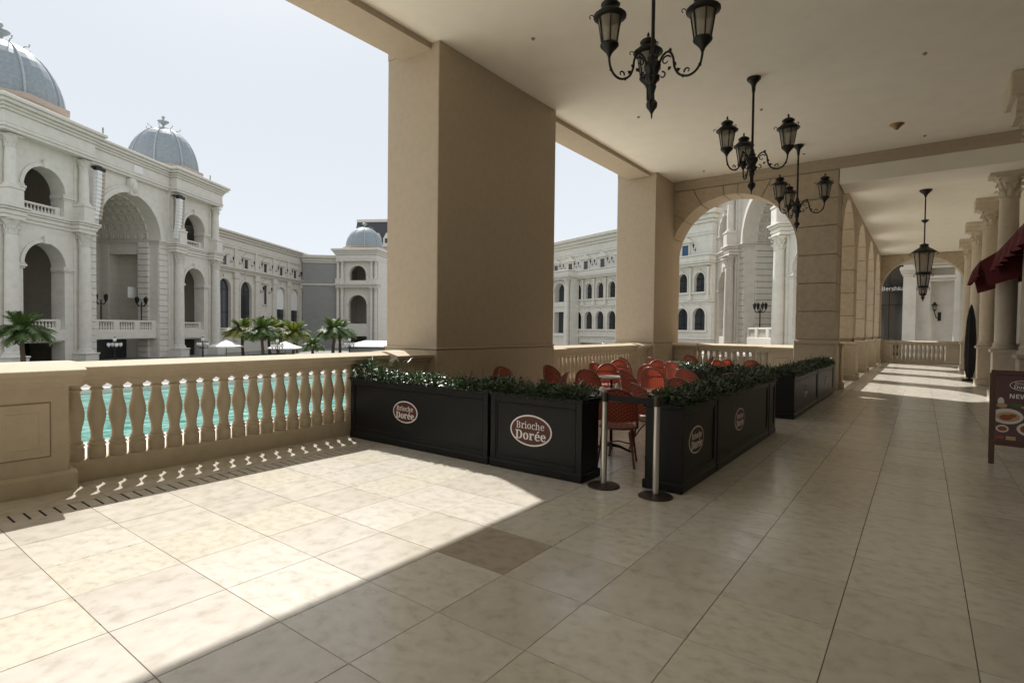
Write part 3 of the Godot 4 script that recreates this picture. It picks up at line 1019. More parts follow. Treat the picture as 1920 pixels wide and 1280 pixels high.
func planters() -> void:
	var side := Basis(Vector3.UP, PI / 2)     # faces +x, runs towards -z
	var H := 0.87
	planter("long black planter with oval logo, beside the stone balustrade", at(-6.64, 0, -4.95), 2.6, 0.42, H, 1.16, 0.47)
	hedge("leafy hedge with grassy blades above the long front planter", at(-6.64, 0, -4.95), 2.6, 0.42, H, 0.19, 0.8)
	planter("shorter black planter with larger oval logo left of the belt barrier", at(-4.02, 0, -4.95), 1.24, 0.42, H, 0.575, 0.56)
	hedge("dense dark hedge above the shorter front planter", at(-4.02, 0, -4.95), 1.24, 0.42, H, 0.21)
	planter("black planter right of the belt barrier, its oval logo facing the walkway", Transform3D(side, Vector3(-1.83, 0, -5.24)), 1.13, 0.42, H, 0.46, 0.46)
	hedge("dark hedge above the planter right of the belt barrier", Transform3D(side, Vector3(-1.83, 0, -5.24)), 1.13, 0.42, H, 0.20)
	planter("longest black planter along the walkway with faint oval logo", Transform3D(side, Vector3(-1.83, 0, -6.39)), 2.62, 0.42, H, 1.0, 0.46)
	hedge("dark hedge above the longest walkway planter", Transform3D(side, Vector3(-1.83, 0, -6.39)), 2.62, 0.42, H, 0.20)
	planter("narrow black end planter beyond the longest walkway planter", Transform3D(side, Vector3(-1.83, 0, -9.03)), 0.46, 0.42, H, 0.2, 0.0)
	hedge("tuft of dark hedge above the narrow end planter", Transform3D(side, Vector3(-1.83, 0, -9.03)), 0.46, 0.42, H, 0.18)
	planter("black planter across the walkway with half hidden oval logo", at(-4.05, 0, -11.08), 1.72, 0.42, 0.80, 1.38, 0.56)
	hedge("dark hedge above the planter standing across the walkway", at(-4.05, 0, -11.08), 1.72, 0.42, 0.80, 0.21)
	planter("far black corner planter with small round looking logo", Transform3D(side, Vector3(-1.83, 0, -11.08)), 2.84, 0.5, 0.80, 1.35, 0.46)
	hedge("dark hedge above the far corner planter", Transform3D(side, Vector3(-1.83, 0, -11.08)), 2.84, 0.5, 0.80, 0.22)
	planter("last black planter by the arched wall pier with small logo", Transform3D(side, Vector3(-1.83, 0, -13.95)), 2.7, 0.42, 0.80, 1.35, 0.46)
	hedge("dark hedge above the last planter by the arch pier", Transform3D(side, Vector3(-1.83, 0, -13.95)), 2.7, 0.42, 0.80, 0.22)
	# belt barrier
	for i in 2:
		var s := thing("stanchion", ["steel belt post beside the front planters", "steel belt post in front of the walkway planters"][i], "barrier post", at([-2.575, -2.02][i], 0, -5.04), "belt barrier posts")
		begin()
		lathe([Vector2(0, 0), Vector2(0.165, 0), Vector2(0.165, 0.008), Vector2(0.155, 0.016), Vector2(0.05, 0.028), Vector2(0.035, 0.034), Vector2(0, 0.034)], 40)
		obj("base", M.steel_dark, s)
		begin()
		lathe([Vector2(0.031, 0.03), Vector2(0.031, 0.87)], 24)
		obj("post", M.steel, s)
		begin()
		lathe([Vector2(0.033, 0.87), Vector2(0.034, 0.955), Vector2(0.03, 0.965), Vector2(0, 0.967)], 24)
		obj("head", M.steel_dark, s)
		if i == 0:
			begin()
			var q := []
			for k in 9:
				var f := k / 8.0
				q.append(Vector3(0.033 + f * 0.489, 0.95 - sin(f * PI) * 0.012, 0))
			for k in 8:
				var a: Vector3 = q[k]; var b: Vector3 = q[k + 1]
				var dn := Vector3(0, -0.062, 0); var th := Vector3(0, 0, 0.0012)
				quad(a + dn + th, b + dn + th, b + th, a + th); quad(b + dn - th, a + dn - th, a - th, b - th)
				quad(a + th, b + th, b - th, a - th)
			obj("belt", M.belt, s)

# ------------------------------------------------------------------ cafe furniture
func chair_proto() -> Node3D:
	var c := thing("bistro_chair", "", "chair", Transform3D.IDENTITY, "red rattan bistro chairs")
	# faces +z; seat 0.45 high
	begin()
	var pr := []
	for k in 28:
		var a := TAU * k / 28
		pr.append(Vector2(cos(a) * 0.21, sin(a) * 0.20 + 0.0))
	for k in 28:
		var p: Vector2 = pr[k]; var q: Vector2 = pr[(k + 1) % 28]
		var p3 := Vector3(p.x, 0.455, p.y); var q3 := Vector3(q.x, 0.455, q.y)
		tri_n(Vector3(0, 0.46, 0), q3, p3, Vector3.UP, Vector3.UP, Vector3.UP, Vector2(0.5, 0.5), Vector2(0.5 + q.x, 0.5 + q.y), Vector2(0.5 + p.x, 0.5 + p.y))
		tri(Vector3(0, 0.435, 0), p3, q3)
	obj("seat", M.weave, c)
	begin()
	var ring := []
	for k in 29:
		var a := TAU * k / 28
		ring.append(Vector3(cos(a) * 0.212, 0.448, sin(a) * 0.202))
	tube(ring, [0.015], 8)
	obj("seat_rim", M.rattan, c)
	# back hoop: curved and leaning
	var hoop := []
	for k in 25:
		var f := k / 24.0
		var a := PI * f
		var x := -cos(a) * 0.235
		var y: float = 0.45 + 0.47 * pow(sin(a), 0.5)
		hoop.append(Vector3(x, y, -0.09 - 0.09 * (y - 0.45) / 0.5 - 0.13 * (1.0 - pow(abs(x) / 0.235, 2.0))))
	begin()
	tube(hoop, [0.0145], 8)
	obj("back_hoop", M.rattan, c)
	begin()
	var cols := 12
	for i in cols:
		for j in 6:
			var P := func(ii: int, jj: int) -> Vector3:
				var x := (ii / float(cols) * 2.0 - 1.0) * 0.222
				var ymax: float = 0.45 + 0.46 * pow(sqrt(max(0.0, 1.0 - pow(x / 0.235, 2.0))), 0.5)
				var y: float = lerp(0.53, ymax, jj / 6.0)
				return Vector3(x, y, -0.09 - 0.09 * (y - 0.45) / 0.5 - 0.13 * (1.0 - pow(abs(x) / 0.235, 2.0)))
			var a: Vector3 = P.call(i, j); var b: Vector3 = P.call(i + 1, j); var d: Vector3 = P.call(i + 1, j + 1); var e: Vector3 = P.call(i, j + 1)
			var n := (b - a).cross(e - a).normalized()
			quad_n(a, b, d, e, n, n, n, n, Vector2(i / 12.0 * 0.9, j / 6.0), Vector2((i + 1) / 12.0 * 0.9, (j + 1) / 6.0))
	obj("woven_back", M.weave, c)
	begin()
	var slat := []
	for k in 9:
		var x := (k / 8.0 * 2.0 - 1.0) * 0.222
		slat.append(Vector3(x, 0.765, -0.14 - 0.13 * (1.0 - pow(abs(x) / 0.235, 2.0))))
	tube(slat, [0.011], 7)
	obj("cross_rail", M.rattan, c)
	# legs splay out, braced by a hoop
	for s in [[-1, 1], [1, 1], [-1, -1], [1, -1]]:
		begin()
		tube([Vector3(s[0] * 0.165, 0.44, s[1] * 0.14), Vector3(s[0] * 0.185, 0.22, s[1] * 0.165), Vector3(s[0] * 0.215, 0.0, s[1] * (0.195 if s[1] > 0 else 0.235))], [0.0135, 0.013, 0.0125], 8)
		obj("leg", M.rattan, c)
	for s in [-1, 1]:
		begin()
		var pts := []
		for k in 9:
			var f := k / 8.0
			pts.append(Vector3(s * (0.185 - 0.05 * sin(f * PI)), 0.18 + 0.2 * sin(f * PI), lerp(0.165, -0.175, f)))
		tube(pts, [0.009], 6)
		obj("brace", M.rattan, c)
	begin()
	tube([Vector3(-0.188, 0.2, 0.168), Vector3(0, 0.235, 0.168), Vector3(0.188, 0.2, 0.168)], [0.009], 6)
	obj("brace", M.rattan, c)
	return c

func cafe() -> void:
	# tables
	var spots := [[-3.25, -6.55, "round cafe table just inside the belt barrier"], [-5.35, -6.95, "round cafe table behind the long front planter"], [-4.55, -9.15, "round cafe table among the sunlit chairs"], [-2.9, -8.75, "round cafe table behind the longest walkway planter"], [-4.95, -12.6, "round cafe table beyond the crosswise planter, by the balustrade"], [-3.1, -13.4, "round cafe table beyond the crosswise planter, by the walkway hedge"], [-5.3, -15.0, "round cafe table farthest back near the arched wall"]]
	var tp: Node3D
	for i in spots.size():
		var t := at(spots[i][0], 0, spots[i][1])
		if i == 0:
			tp = thing("cafe_table", spots[0][2], "table", t, "round cafe tables")
			begin()
			lathe([Vector2(0, 0.715), Vector2(0.29, 0.715), Vector2(0.305, 0.722), Vector2(0.305, 0.742), Vector2(0.295, 0.748), Vector2(0, 0.748)], 36)
			obj("table_top", M.table_top, tp)
			begin()
			lathe([Vector2(0.02, 0.02), Vector2(0.02, 0.70), Vector2(0.05, 0.714)], 14)
			obj("pole", M.iron, tp)
			for k in 4:
				begin()
				var b := Basis(Vector3.UP, TAU * k / 4 + 0.4)
				tube([b * Vector3(0.01, 0.09, 0), b * Vector3(0.12, 0.07, 0), b * Vector3(0.24, 0.018, 0), b * Vector3(0.30, 0.012, 0)], [0.022, 0.02, 0.015, 0.013], 8)
				obj("foot", M.iron, tp)
		else:
			copy(tp, t, spots[i][2])
	var ch := [
		[-2.9, -6.02, 3.5, "red rattan chair nearest the belt barrier gap"],
		[-2.75, -6.75, 2.5, "red rattan chair behind the right belt post, close to the hedge"],
		[-3.85, -6.25, 1.9, "red rattan chair inside the barrier behind the shorter front hedge"],
		[-5.2, -6.25, 3.0, "dark red rattan chair just behind the middle of the front hedge"],
		[-4.75, -7.35, -1.0, "dark red rattan chair behind the front hedge, right of the big pillar"],
		[-4.62, -8.5, 3.3, "sunlit red rattan chair left of the table pole, its back showing"],
		[-3.95, -8.9, 2.6, "bright sunlit red chair near the middle, its back towards the barrier"],
		[-4.95, -9.75, 0.4, "red rattan chair with pale rim beyond the sunlit table"],
		[-3.95, -9.8, 3.1, "red rattan chair with pale rim right of the sunlit table"],
		[-2.75, -8.0, 2.9, "dark red rattan chair showing over the longest walkway hedge"],
		[-2.6, -9.4, -2.6, "dark red rattan chair at the end of the longest walkway hedge"],
		[-4.75, -11.75, 0.2, "red rattan chair beyond the crosswise planter, left of the pair"],
		[-4.3, -11.9, 2.9, "sunlit red chair beyond the crosswise planter, its woven back showing"],
		[-5.3, -13.3, 2.6, "red rattan chair with pale rim near the middle of the far balustrade"],
		[-3.6, -12.95, 0.9, "red rattan chair by the far table next to the walkway hedge"],
		[-3.2, -14.1, 3.0, "dark red rattan chair behind the far table near the arch"],
		[-5.2, -15.6, 3.0, "dark red rattan chair farthest back under the arch balustrade"],
		[-4.7, -14.8, -1.5, "red rattan chair at the farthest table"],
		[-5.75, -7.6, 1.2, "dark red rattan chair close to the big pillar's inner face"],
		[-3.35, -9.95, 3.0, "sunlit red rattan chair just before the crosswise planter"],
		[-5.35, -8.6, 1.4, "red rattan chair with its back to the big pillar's far corner"],
		[-5.35, -10.35, 2.9, "red rattan chair near the start of the far balustrade"],
		[-4.4, -10.6, 3.3, "sunlit red rattan chair left of the crosswise planter"],
		[-5.65, -12.3, 1.3, "red rattan chair tucked along the far balustrade"],
		[-5.45, -11.3, 0.4, "red rattan chair at the near end of the far balustrade"],
		[-3.95, -13.9, -2.4, "red rattan chair between the two far tables"],
	]
	var proto := chair_proto()
	for i in ch.size():
		var t := at(ch[i][0], 0, ch[i][1], ch[i][2])
		if i == 0:
			proto.transform = t
			proto.set_meta("label", ch[0][3])
		else:
			copy(proto, t, ch[i][3])
	# things on the table by the barrier
	var cup := [[-3.32, -6.42, 0.05, 0.11, "white napkin holder on the table inside the barrier"], [-3.15, -6.5, 0.032, 0.16, "white shaker on the table inside the barrier"]]
	for c in cup:
		begin()
		lathe([Vector2(0, 0), Vector2(c[2], 0), Vector2(c[2] * 1.05, 0.01), Vector2(c[2] * 0.9, c[3] * 0.75), Vector2(c[2] * 0.6, c[3] * 0.92), Vector2(c[2] * 0.55, c[3]), Vector2(0, c[3])], 20)
		var o := obj(numbered("table_ware"), M.white_plastic, self)
		o.position = Vector3(c[0], 0.748, c[1])
		tag(o, c[4], "tableware")

# ------------------------------------------------------------------ lamps
func lantern(parent: Node3D, t: Transform3D, s := 1.0) -> void:
	# base at y = 0, about 0.62 m tall at s = 1
	begin()
	for k in 6:
		var a := TAU * k / 6
		tube([Vector3(cos(a) * 0.092, 0.09, -sin(a) * 0.092) * s, Vector3(cos(a) * 0.142, 0.40, -sin(a) * 0.142) * s], [0.009 * s], 6)
	lathe([Vector2(0.012, -0.06) * s, Vector2(0.02, -0.03) * s, Vector2(0.035, 0.0) * s, Vector2(0.06, 0.03) * s, Vector2(0.098, 0.07) * s, Vector2(0.108, 0.085) * s, Vector2(0.105, 0.105) * s, Vector2(0.088, 0.11) * s], 18)
	lathe([Vector2(0.135, 0.385) * s, Vector2(0.165, 0.395) * s, Vector2(0.19, 0.41) * s, Vector2(0.19, 0.425) * s, Vector2(0.165, 0.44) * s, Vector2(0.12, 0.485) * s, Vector2(0.085, 0.515) * s, Vector2(0.08, 0.53) * s, Vector2(0.105, 0.545) * s, Vector2(0.105, 0.56) * s, Vector2(0.09, 0.575) * s, Vector2(0.05, 0.60) * s, Vector2(0.018, 0.61) * s, Vector2(0.014, 0.63) * s, Vector2(0.02, 0.645) * s, Vector2(0.012, 0.665) * s, Vector2(0, 0.69) * s], 18)
	for k in 3:
		var a := TAU * k / 3 + 0.4
		var o := Vector3(cos(a), 0, -sin(a))
		var pts := []
		for i in 9:
			var f := i / 8.0 * 4.4
			pts.append((o * (0.19 + 0.022 + 0.022 * -cos(f)) + Vector3.UP * (0.425 + 0.022 * sin(f) + 0.01)) * s)
		tube(pts, [0.006 * s], 5)
	var cage := obj("lantern", M.iron, parent)
	cage.transform = t
	begin()
	lathe([Vector2(0.083, 0.10) * s, Vector2(0.131, 0.39) * s], 18)
	obj("glass", M.frost, cage)

func lights_hung() -> void:
	var put := [[-2.66, -6.3, "large black three lantern chandelier cut by the top of the picture"], [-2.587, -10.8, "middle black three lantern chandelier hanging before the arched wall"], [-2.574, -15.3, "smallest three lantern chandelier hanging closest to the arched wall"]]
	var proto: Node3D
	for i in 3:
		var t := at(put[i][0], 0, put[i][1])
		if i > 0:
			copy(proto, t, put[i][2])
			continue
		var c := thing("chandelier", put[0][2], "chandelier", t, "hanging iron chandeliers")
		proto = c
		begin()
		lathe([Vector2(0.03, 6.02), Vector2(0.035, 6.10), Vector2(0.05, 6.16), Vector2(0.095, 6.21), Vector2(0.12, 6.235), Vector2(0.12, CEIL - 0.001), Vector2(0, CEIL - 0.001)], 20)
		obj("ceiling_rose", M.iron, c)
		begin()
		lathe([Vector2(0.022, 4.95), Vector2(0.022, 6.05)], 12)
		obj("rod", M.iron, c)
		begin()
		lathe([Vector2(0, 4.13), Vector2(0.008, 4.15), Vector2(0.012, 4.20), Vector2(0.03, 4.235), Vector2(0.062, 4.28), Vector2(0.066, 4.315), Vector2(0.045, 4.35), Vector2(0.025, 4.37), Vector2(0.032, 4.385), Vector2(0.028, 4.43), Vector2(0.035, 4.47), Vector2(0.05, 4.52), Vector2(0.038, 4.54), Vector2(0.055, 4.57), Vector2(0.085, 4.60), Vector2(0.09, 4.635), Vector2(0.06, 4.66), Vector2(0.075, 4.70), Vector2(0.10, 4.745), Vector2(0.09, 4.79), Vector2(0.055, 4.83), Vector2(0.062, 4.86), Vector2(0.04, 4.90), Vector2(0.03, 4.96), Vector2(0, 4.96)], 16, Vector3.ZERO, 8, 0.07)
		obj("stem", M.iron, c)
		for k in 3:
			var a := deg_to_rad(61.5 + 120.0 * k)          # one arm points away down the gallery
			var dir := Vector3(-cos(a), 0, -sin(a))
			var P := func(r: float, y: float) -> Vector3: return dir * r + Vector3.UP * y
			begin()
			var ctrl := [P.call(0.06, 4.70), P.call(0.12, 4.84), P.call(0.20, 4.88), P.call(0.255, 4.80), P.call(0.275, 4.68), P.call(0.33, 4.58), P.call(0.43, 4.535), P.call(0.52, 4.56), P.call(0.58, 4.64), P.call(0.60, 4.74), P.call(0.60, 4.80)]
			var cv := Curve3D.new()
			for q in ctrl.size():
				var tg: Vector3 = (ctrl[min(q + 1, ctrl.size() - 1)] - ctrl[max(q - 1, 0)]) / 6.0
				cv.add_point(ctrl[q], -tg, tg)
			cv.bake_interval = 0.025
			var pts := []
			for q in 36: pts.append(cv.sample_baked(cv.get_baked_length() * q / 35.0))
			tube(pts, [0.014], 7)
			# scrolls and leaves along the arm
			for sc in [[0.17, 4.78, 0.062, 0.5, 5.4], [0.43, 4.595, 0.04, 3.4, -4.6], [0.125, 4.62, 0.045, 1.6, -4.8]]:
				var cp := []; var cr := []
				for q in 14:
					var f := q / 13.0
					var rr: float = sc[2] * (1.0 - 0.7 * f)
					var an: float = sc[3] + sc[4] * f
					cp.append(P.call(sc[0] + cos(an) * rr, sc[1] + sin(an) * rr))
					cr.append(0.011 * (1.0 - 0.4 * f))
				tube(cp, cr, 6)
			for lf in [[0.26, 4.74, -0.9], [0.29, 4.63, 0.2], [0.22, 4.86, 1.6], [0.35, 4.56, -0.4], [0.55, 4.60, 0.7], [0.235, 4.70, -2.4]]:
				var o: Vector3 = P.call(lf[0], lf[1])
				var d: Vector3 = (dir * cos(lf[2]) + Vector3.UP * sin(lf[2]))
				for sd in 3:
					var n := dir.cross(Vector3.UP).rotated(d.normalized(), sd * 1.05)
					leaf(o, d, n, 0.06, 0.022)
			lathe([Vector2(0.014, 4.76), Vector2(0.026, 4.775), Vector2(0.018, 4.79), Vector2(0.03, 4.80), Vector2(0.012, 4.83)], 10, dir * 0.6)
			for q in 4:
				var b2 := Basis(Vector3.UP, TAU * q / 4)
				tube([dir * 0.6 + Vector3.UP * 4.79 + b2 * Vector3(0.02, 0, 0), dir * 0.6 + Vector3.UP * 4.83 + b2 * Vector3(0.035, 0, 0), dir * 0.6 + Vector3.UP * 4.87 + b2 * Vector3(0.05, 0, 0)], [0.007], 5)
			obj("arm", M.iron, c)
			lantern(c, Transform3D(Basis(Vector3.UP, a), dir * 0.6 + Vector3.UP * 4.80), 1.0)
	# pendant lantern in the corridor
	var p := thing("pendant_lantern", "tall black pendant lantern hanging in the corridor", "lamp", at(0.0, 0, -20.3))
	begin()
	lathe([Vector2(0.02, 5.62), Vector2(0.05, 5.70), Vector2(0.15, 5.80), Vector2(0.16, 5.838), Vector2(0, 5.838)], 18)
	obj("ceiling_rose", M.iron, p)
	begin()
	lathe([Vector2(0.018, 4.25), Vector2(0.018, 4.86), Vector2(0.045, 4.88), Vector2(0.10, 4.945), Vector2(0.10, 4.955), Vector2(0.03, 4.96), Vector2(0.018, 4.98), Vector2(0.018, 5.64)], 12)
	obj("rod", M.iron, p)
	for q in [[4.0, 0.24, 0.17, 0.60], [3.36, 0.16, 0.115, 0.36], [2.97, 0.105, 0.075, 0.20]]:
		var y1: float = q[0]; var r1: float = q[1]; var r2: float = q[2]; var h: float = q[3]
		begin()
		for k in 6:
			var a := TAU * k / 6
			tube([Vector3(cos(a) * r1, y1, sin(a) * r1), Vector3(cos(a) * r2, y1 - h, sin(a) * r2)], [0.013], 6)
		lathe([Vector2(r2 * 0.2, y1 - h - 0.08), Vector2(r2 * 1.15, y1 - h - 0.02), Vector2(r2 * 1.15, y1 - h + 0.015), Vector2(r2 * 0.9, y1 - h + 0.02)], 18)
		lathe([Vector2(r1 * 0.95, y1 - 0.02), Vector2(r1 * 1.3, y1 + 0.0), Vector2(r1 * 1.3, y1 + 0.02), Vector2(r1 * 0.9, y1 + 0.09), Vector2(r1 * 0.5, y1 + 0.15), Vector2(r1 * 0.42, y1 + 0.20), Vector2(r1 * 0.5, y1 + 0.23), Vector2(0.02, y1 + 0.27)] if y1 > 3.9 else [Vector2(r1 * 0.95, y1 - 0.02), Vector2(r1 * 1.25, y1), Vector2(r1 * 1.25, y1 + 0.02), Vector2(r1 * 0.9, y1 + 0.03)], 18)
		for k in 4:
			var b2 := Basis(Vector3.UP, TAU * k / 4)
			tube([b2 * Vector3(r1 * 1.25, y1 + 0.01, 0), b2 * Vector3(r1 * 1.5, y1 - 0.03, 0), b2 * Vector3(r1 * 1.35, y1 - 0.08, 0), b2 * Vector3(r1 * 1.2, y1 - 0.05, 0)], [0.01], 5)
		obj("tier", M.iron, p)
		begin()
		lathe([Vector2(r2 * 0.93, y1 - h + 0.01), Vector2(r1 * 0.93, y1 - 0.01)], 18)
		obj("glass", M.frost, p)
	begin()
	lathe([Vector2(0, 2.55), Vector2(0.02, 2.60), Vector2(0.045, 2.66), Vector2(0.06, 2.69), Vector2(0, 2.70)], 14)
	obj("finial", M.iron, p)
	# fittings on the ceiling
	var det := thing("ceiling_speaker", "small cone shaped beige fitting on the main ceiling", "fitting", at(-0.555, 0, -15.0))
	begin()
	lathe([Vector2(0, CEIL - 0.13), Vector2(0.03, CEIL - 0.12), Vector2(0.10, CEIL - 0.04), Vector2(0.14, CEIL - 0.015), Vector2(0.14, CEIL - 0.001), Vector2(0, CEIL - 0.001)], 20)
	obj("cone", M.brass, det)
	begin()
	lathe([Vector2(0, 5.80), Vector2(0.09, 5.80), Vector2(0.15, 5.82), Vector2(0.15, 5.839), Vector2(0, 5.839)], 24)
	var sm := obj("ceiling_disc", M.white_plastic, self)
	sm.position = Vector3(0.0, 0, -18.95)
	tag(sm, "flat round cream fitting on the corridor ceiling above the pendant", "fitting")
	var dots := [[-5.12, -7.31], [-2.81, -12.41], [-5.08, -11.32], [-0.07, -11.49], [-0.05, -16.23], [-5.2, -16.19], [-2.58, -16.11]]
	var names := ["near the big pillar", "beside the middle chandelier", "below the largest chandelier", "towards the right edge", "right of the cone fitting", "left of the middle chandelier stem", "beside the smallest chandelier"]
	for i in dots.size():
		begin()
		lathe([Vector2(0, -0.03), Vector2(0.012, -0.03), Vector2(0.02, -0.012), Vector2(0.035, -0.008), Vector2(0.035, -0.001), Vector2(0, -0.001)], 14)
		var s := obj(numbered("sprinkler"), M.brass, self)
		s.position = Vector3(dots[i][0], CEIL, dots[i][1])
		tag(s, "tiny sprinkler head on the ceiling " + names[i], "sprinkler", "ceiling sprinklers")

# ------------------------------------------------------------------ buildings across the water (local x along the front, z outward)
func frame(o: Vector3, x: Vector3) -> Transform3D:
	x = x.normalized()
	return Transform3D(Basis(x, Vector3.UP, x.cross(Vector3.UP)), o)

# stacked mouldings [y0, y1, projection] running x0..x1 with returned ends
func mouldings(p: Node3D, called: String, x0: float, x1: float, zf: float, zb: float, rows: Array, mat: Material) -> void:
	begin()
	for r in rows:
		bevel(Vector3(x0 - r[2], r[0], zb), Vector3(x1 + r[2], r[1] - 0.004, zf + r[2]), min(0.06, (r[1] - r[0]) * 0.2))
	obj(called, mat, p)

var col_parts := {}
func far_column(p: Node3D, x: float, z: float, r: float, y0: float, y1: float, mat: Material, ped := 0.0) -> void:
	var key := "%.2f_%.2f_%.2f_%.2f" % [r, y1 - y0, ped, 0.0]
	var o := Node3D.new()
	o.name = "column"
	p.add_child(o, true)
	o.position = Vector3(x, y0, z)
	if not col_parts.has(key):
		var h := y1 - y0
		var b := ped
		begin()
		if ped > 0:
			bevel(Vector3(-r * 1.45, 0, -r * 1.45), Vector3(r * 1.45, ped * 0.86, r * 1.45), 0.04)
			bevel(Vector3(-r * 1.6, ped * 0.86, -r * 1.6), Vector3(r * 1.6, ped, r * 1.6), 0.05)
		lathe([Vector2(r * 1.35, b), Vector2(r * 1.4, b + r * 0.2), Vector2(r * 1.2, b + r * 0.4), Vector2(r * 1.25, b + r * 0.55), Vector2(r, b + r * 0.7), Vector2(r, b + (h - b) * 0.4), Vector2(r * 0.86, h - r * 2.4)], 20)
		var shaft := mesh()
		var tmp := Node3D.new()
		capital(tmp, r * 0.86, h - r * 2.4, h, mat, 16)
		col_parts[key] = [shaft, (tmp.get_child(0) as MeshInstance3D).mesh, (tmp.get_child(1) as MeshInstance3D).mesh]
		tmp.free()
	inst(col_parts[key][0], "shaft", mat, o)
	inst(col_parts[key][1], "capital", mat, o)
	inst(col_parts[key][2], "abacus", mat, o)

func dome(p: Node3D, c: Vector3, r: float, h: float, drum: float, k: float, mirrored := false) -> void:
	var d := Node3D.new()
	d.name = "dome"
	p.add_child(d, true)
	d.position = c
	begin()
	lathe([Vector2(r * 1.09, 0), Vector2(r * 1.09, drum * 0.7), Vector2(r * 1.13, drum * 0.75), Vector2(r * 1.13, drum), Vector2(r * 0.9, drum)], 8, Vector3.ZERO, 0, 0, Transform3D.IDENTITY, PI / 8)
	obj("drum", M.facade_pink, d)
	var P := func(a: float, f: float, rr: float) -> Vector3:
		var an := f * 1.42
		return Vector3(cos(a) * rr * cos(an), drum + h * sin(an) / sin(1.42), -sin(a) * rr * cos(an))
	for s in 8:
		begin()
		var a0 := TAU * s / 8 + PI / 8; var a1 := a0 + TAU / 8
		for i in 10:
			for j in 4:
				var b0: float = lerp(a0, a1, j / 4.0); var b1: float = lerp(a0, a1, (j + 1) / 4.0)
				var bul := func(jj: float) -> float: return r * (0.955 + 0.045 * sin(PI * jj / 4.0) + 0.0)
				quad(P.call(b0, i / 10.0, bul.call(j)), P.call(b1, i / 10.0, bul.call(j + 1)), P.call(b1, (i + 1) / 10.0, bul.call(j + 1)), P.call(b0, (i + 1) / 10.0, bul.call(j)))
		obj("panel", M.lead, d)
		begin()
		var pts := []
		for i in 13: pts.append(P.call(a0, i / 12.0, r * 0.965))
		tube(pts, [0.16 * k, 0.16 * k, 0.16 * k, 0.15 * k, 0.15 * k, 0.14 * k, 0.14 * k, 0.13 * k, 0.12 * k, 0.11 * k, 0.1 * k, 0.09 * k, 0.08 * k], 7)
		obj("rib", M.lead_rib, d)
		begin()
		var tip: Vector3 = P.call(a0, 0.86, r)
		var out := Vector3(cos(a0), 0, -sin(a0))
		tube([tip, tip + out * 0.35 * k + Vector3.UP * 0.25 * k, tip + out * 0.7 * k + Vector3.UP * 0.2 * k, tip + out * 0.75 * k + Vector3.UP * 0.55 * k], [0.07 * k, 0.06 * k, 0.05 * k, 0.09 * k], 6)
		obj("scroll", M.lead_rib, d)
	begin()
	for ring in [0.22, 0.45, 0.66]:
		var pts := []
		for s in 9:
			pts.append(P.call(TAU * s / 8 + PI / 8, ring, r * 0.962))
		tube(pts, [0.035 * k], 4)
	obj("seam", M.lead_rib, d)
	begin()
	var y := drum + h
	lathe([Vector2(r * 0.17, y - 0.12 * h), Vector2(r * 0.175, y - 0.02 * h), Vector2(r * 0.12, y + 0.02 * h), Vector2(0.22 * k, y + 0.25 * k), Vector2(0.16 * k, y + 0.5 * k), Vector2(0.3 * k, y + 0.75 * k), Vector2(0.9 * k, y + 1.25 * k), Vector2(0.95 * k, y + 1.35 * k), Vector2(0.3 * k, y + 1.6 * k), Vector2(0.14 * k, y + 1.8 * k), Vector2(0.3 * k, y + 2.05 * k), Vector2(0.2 * k, y + 2.3 * k), Vector2(0, y + 2.45 * k)], 16)
	obj("finial", M.lead_rib, d)

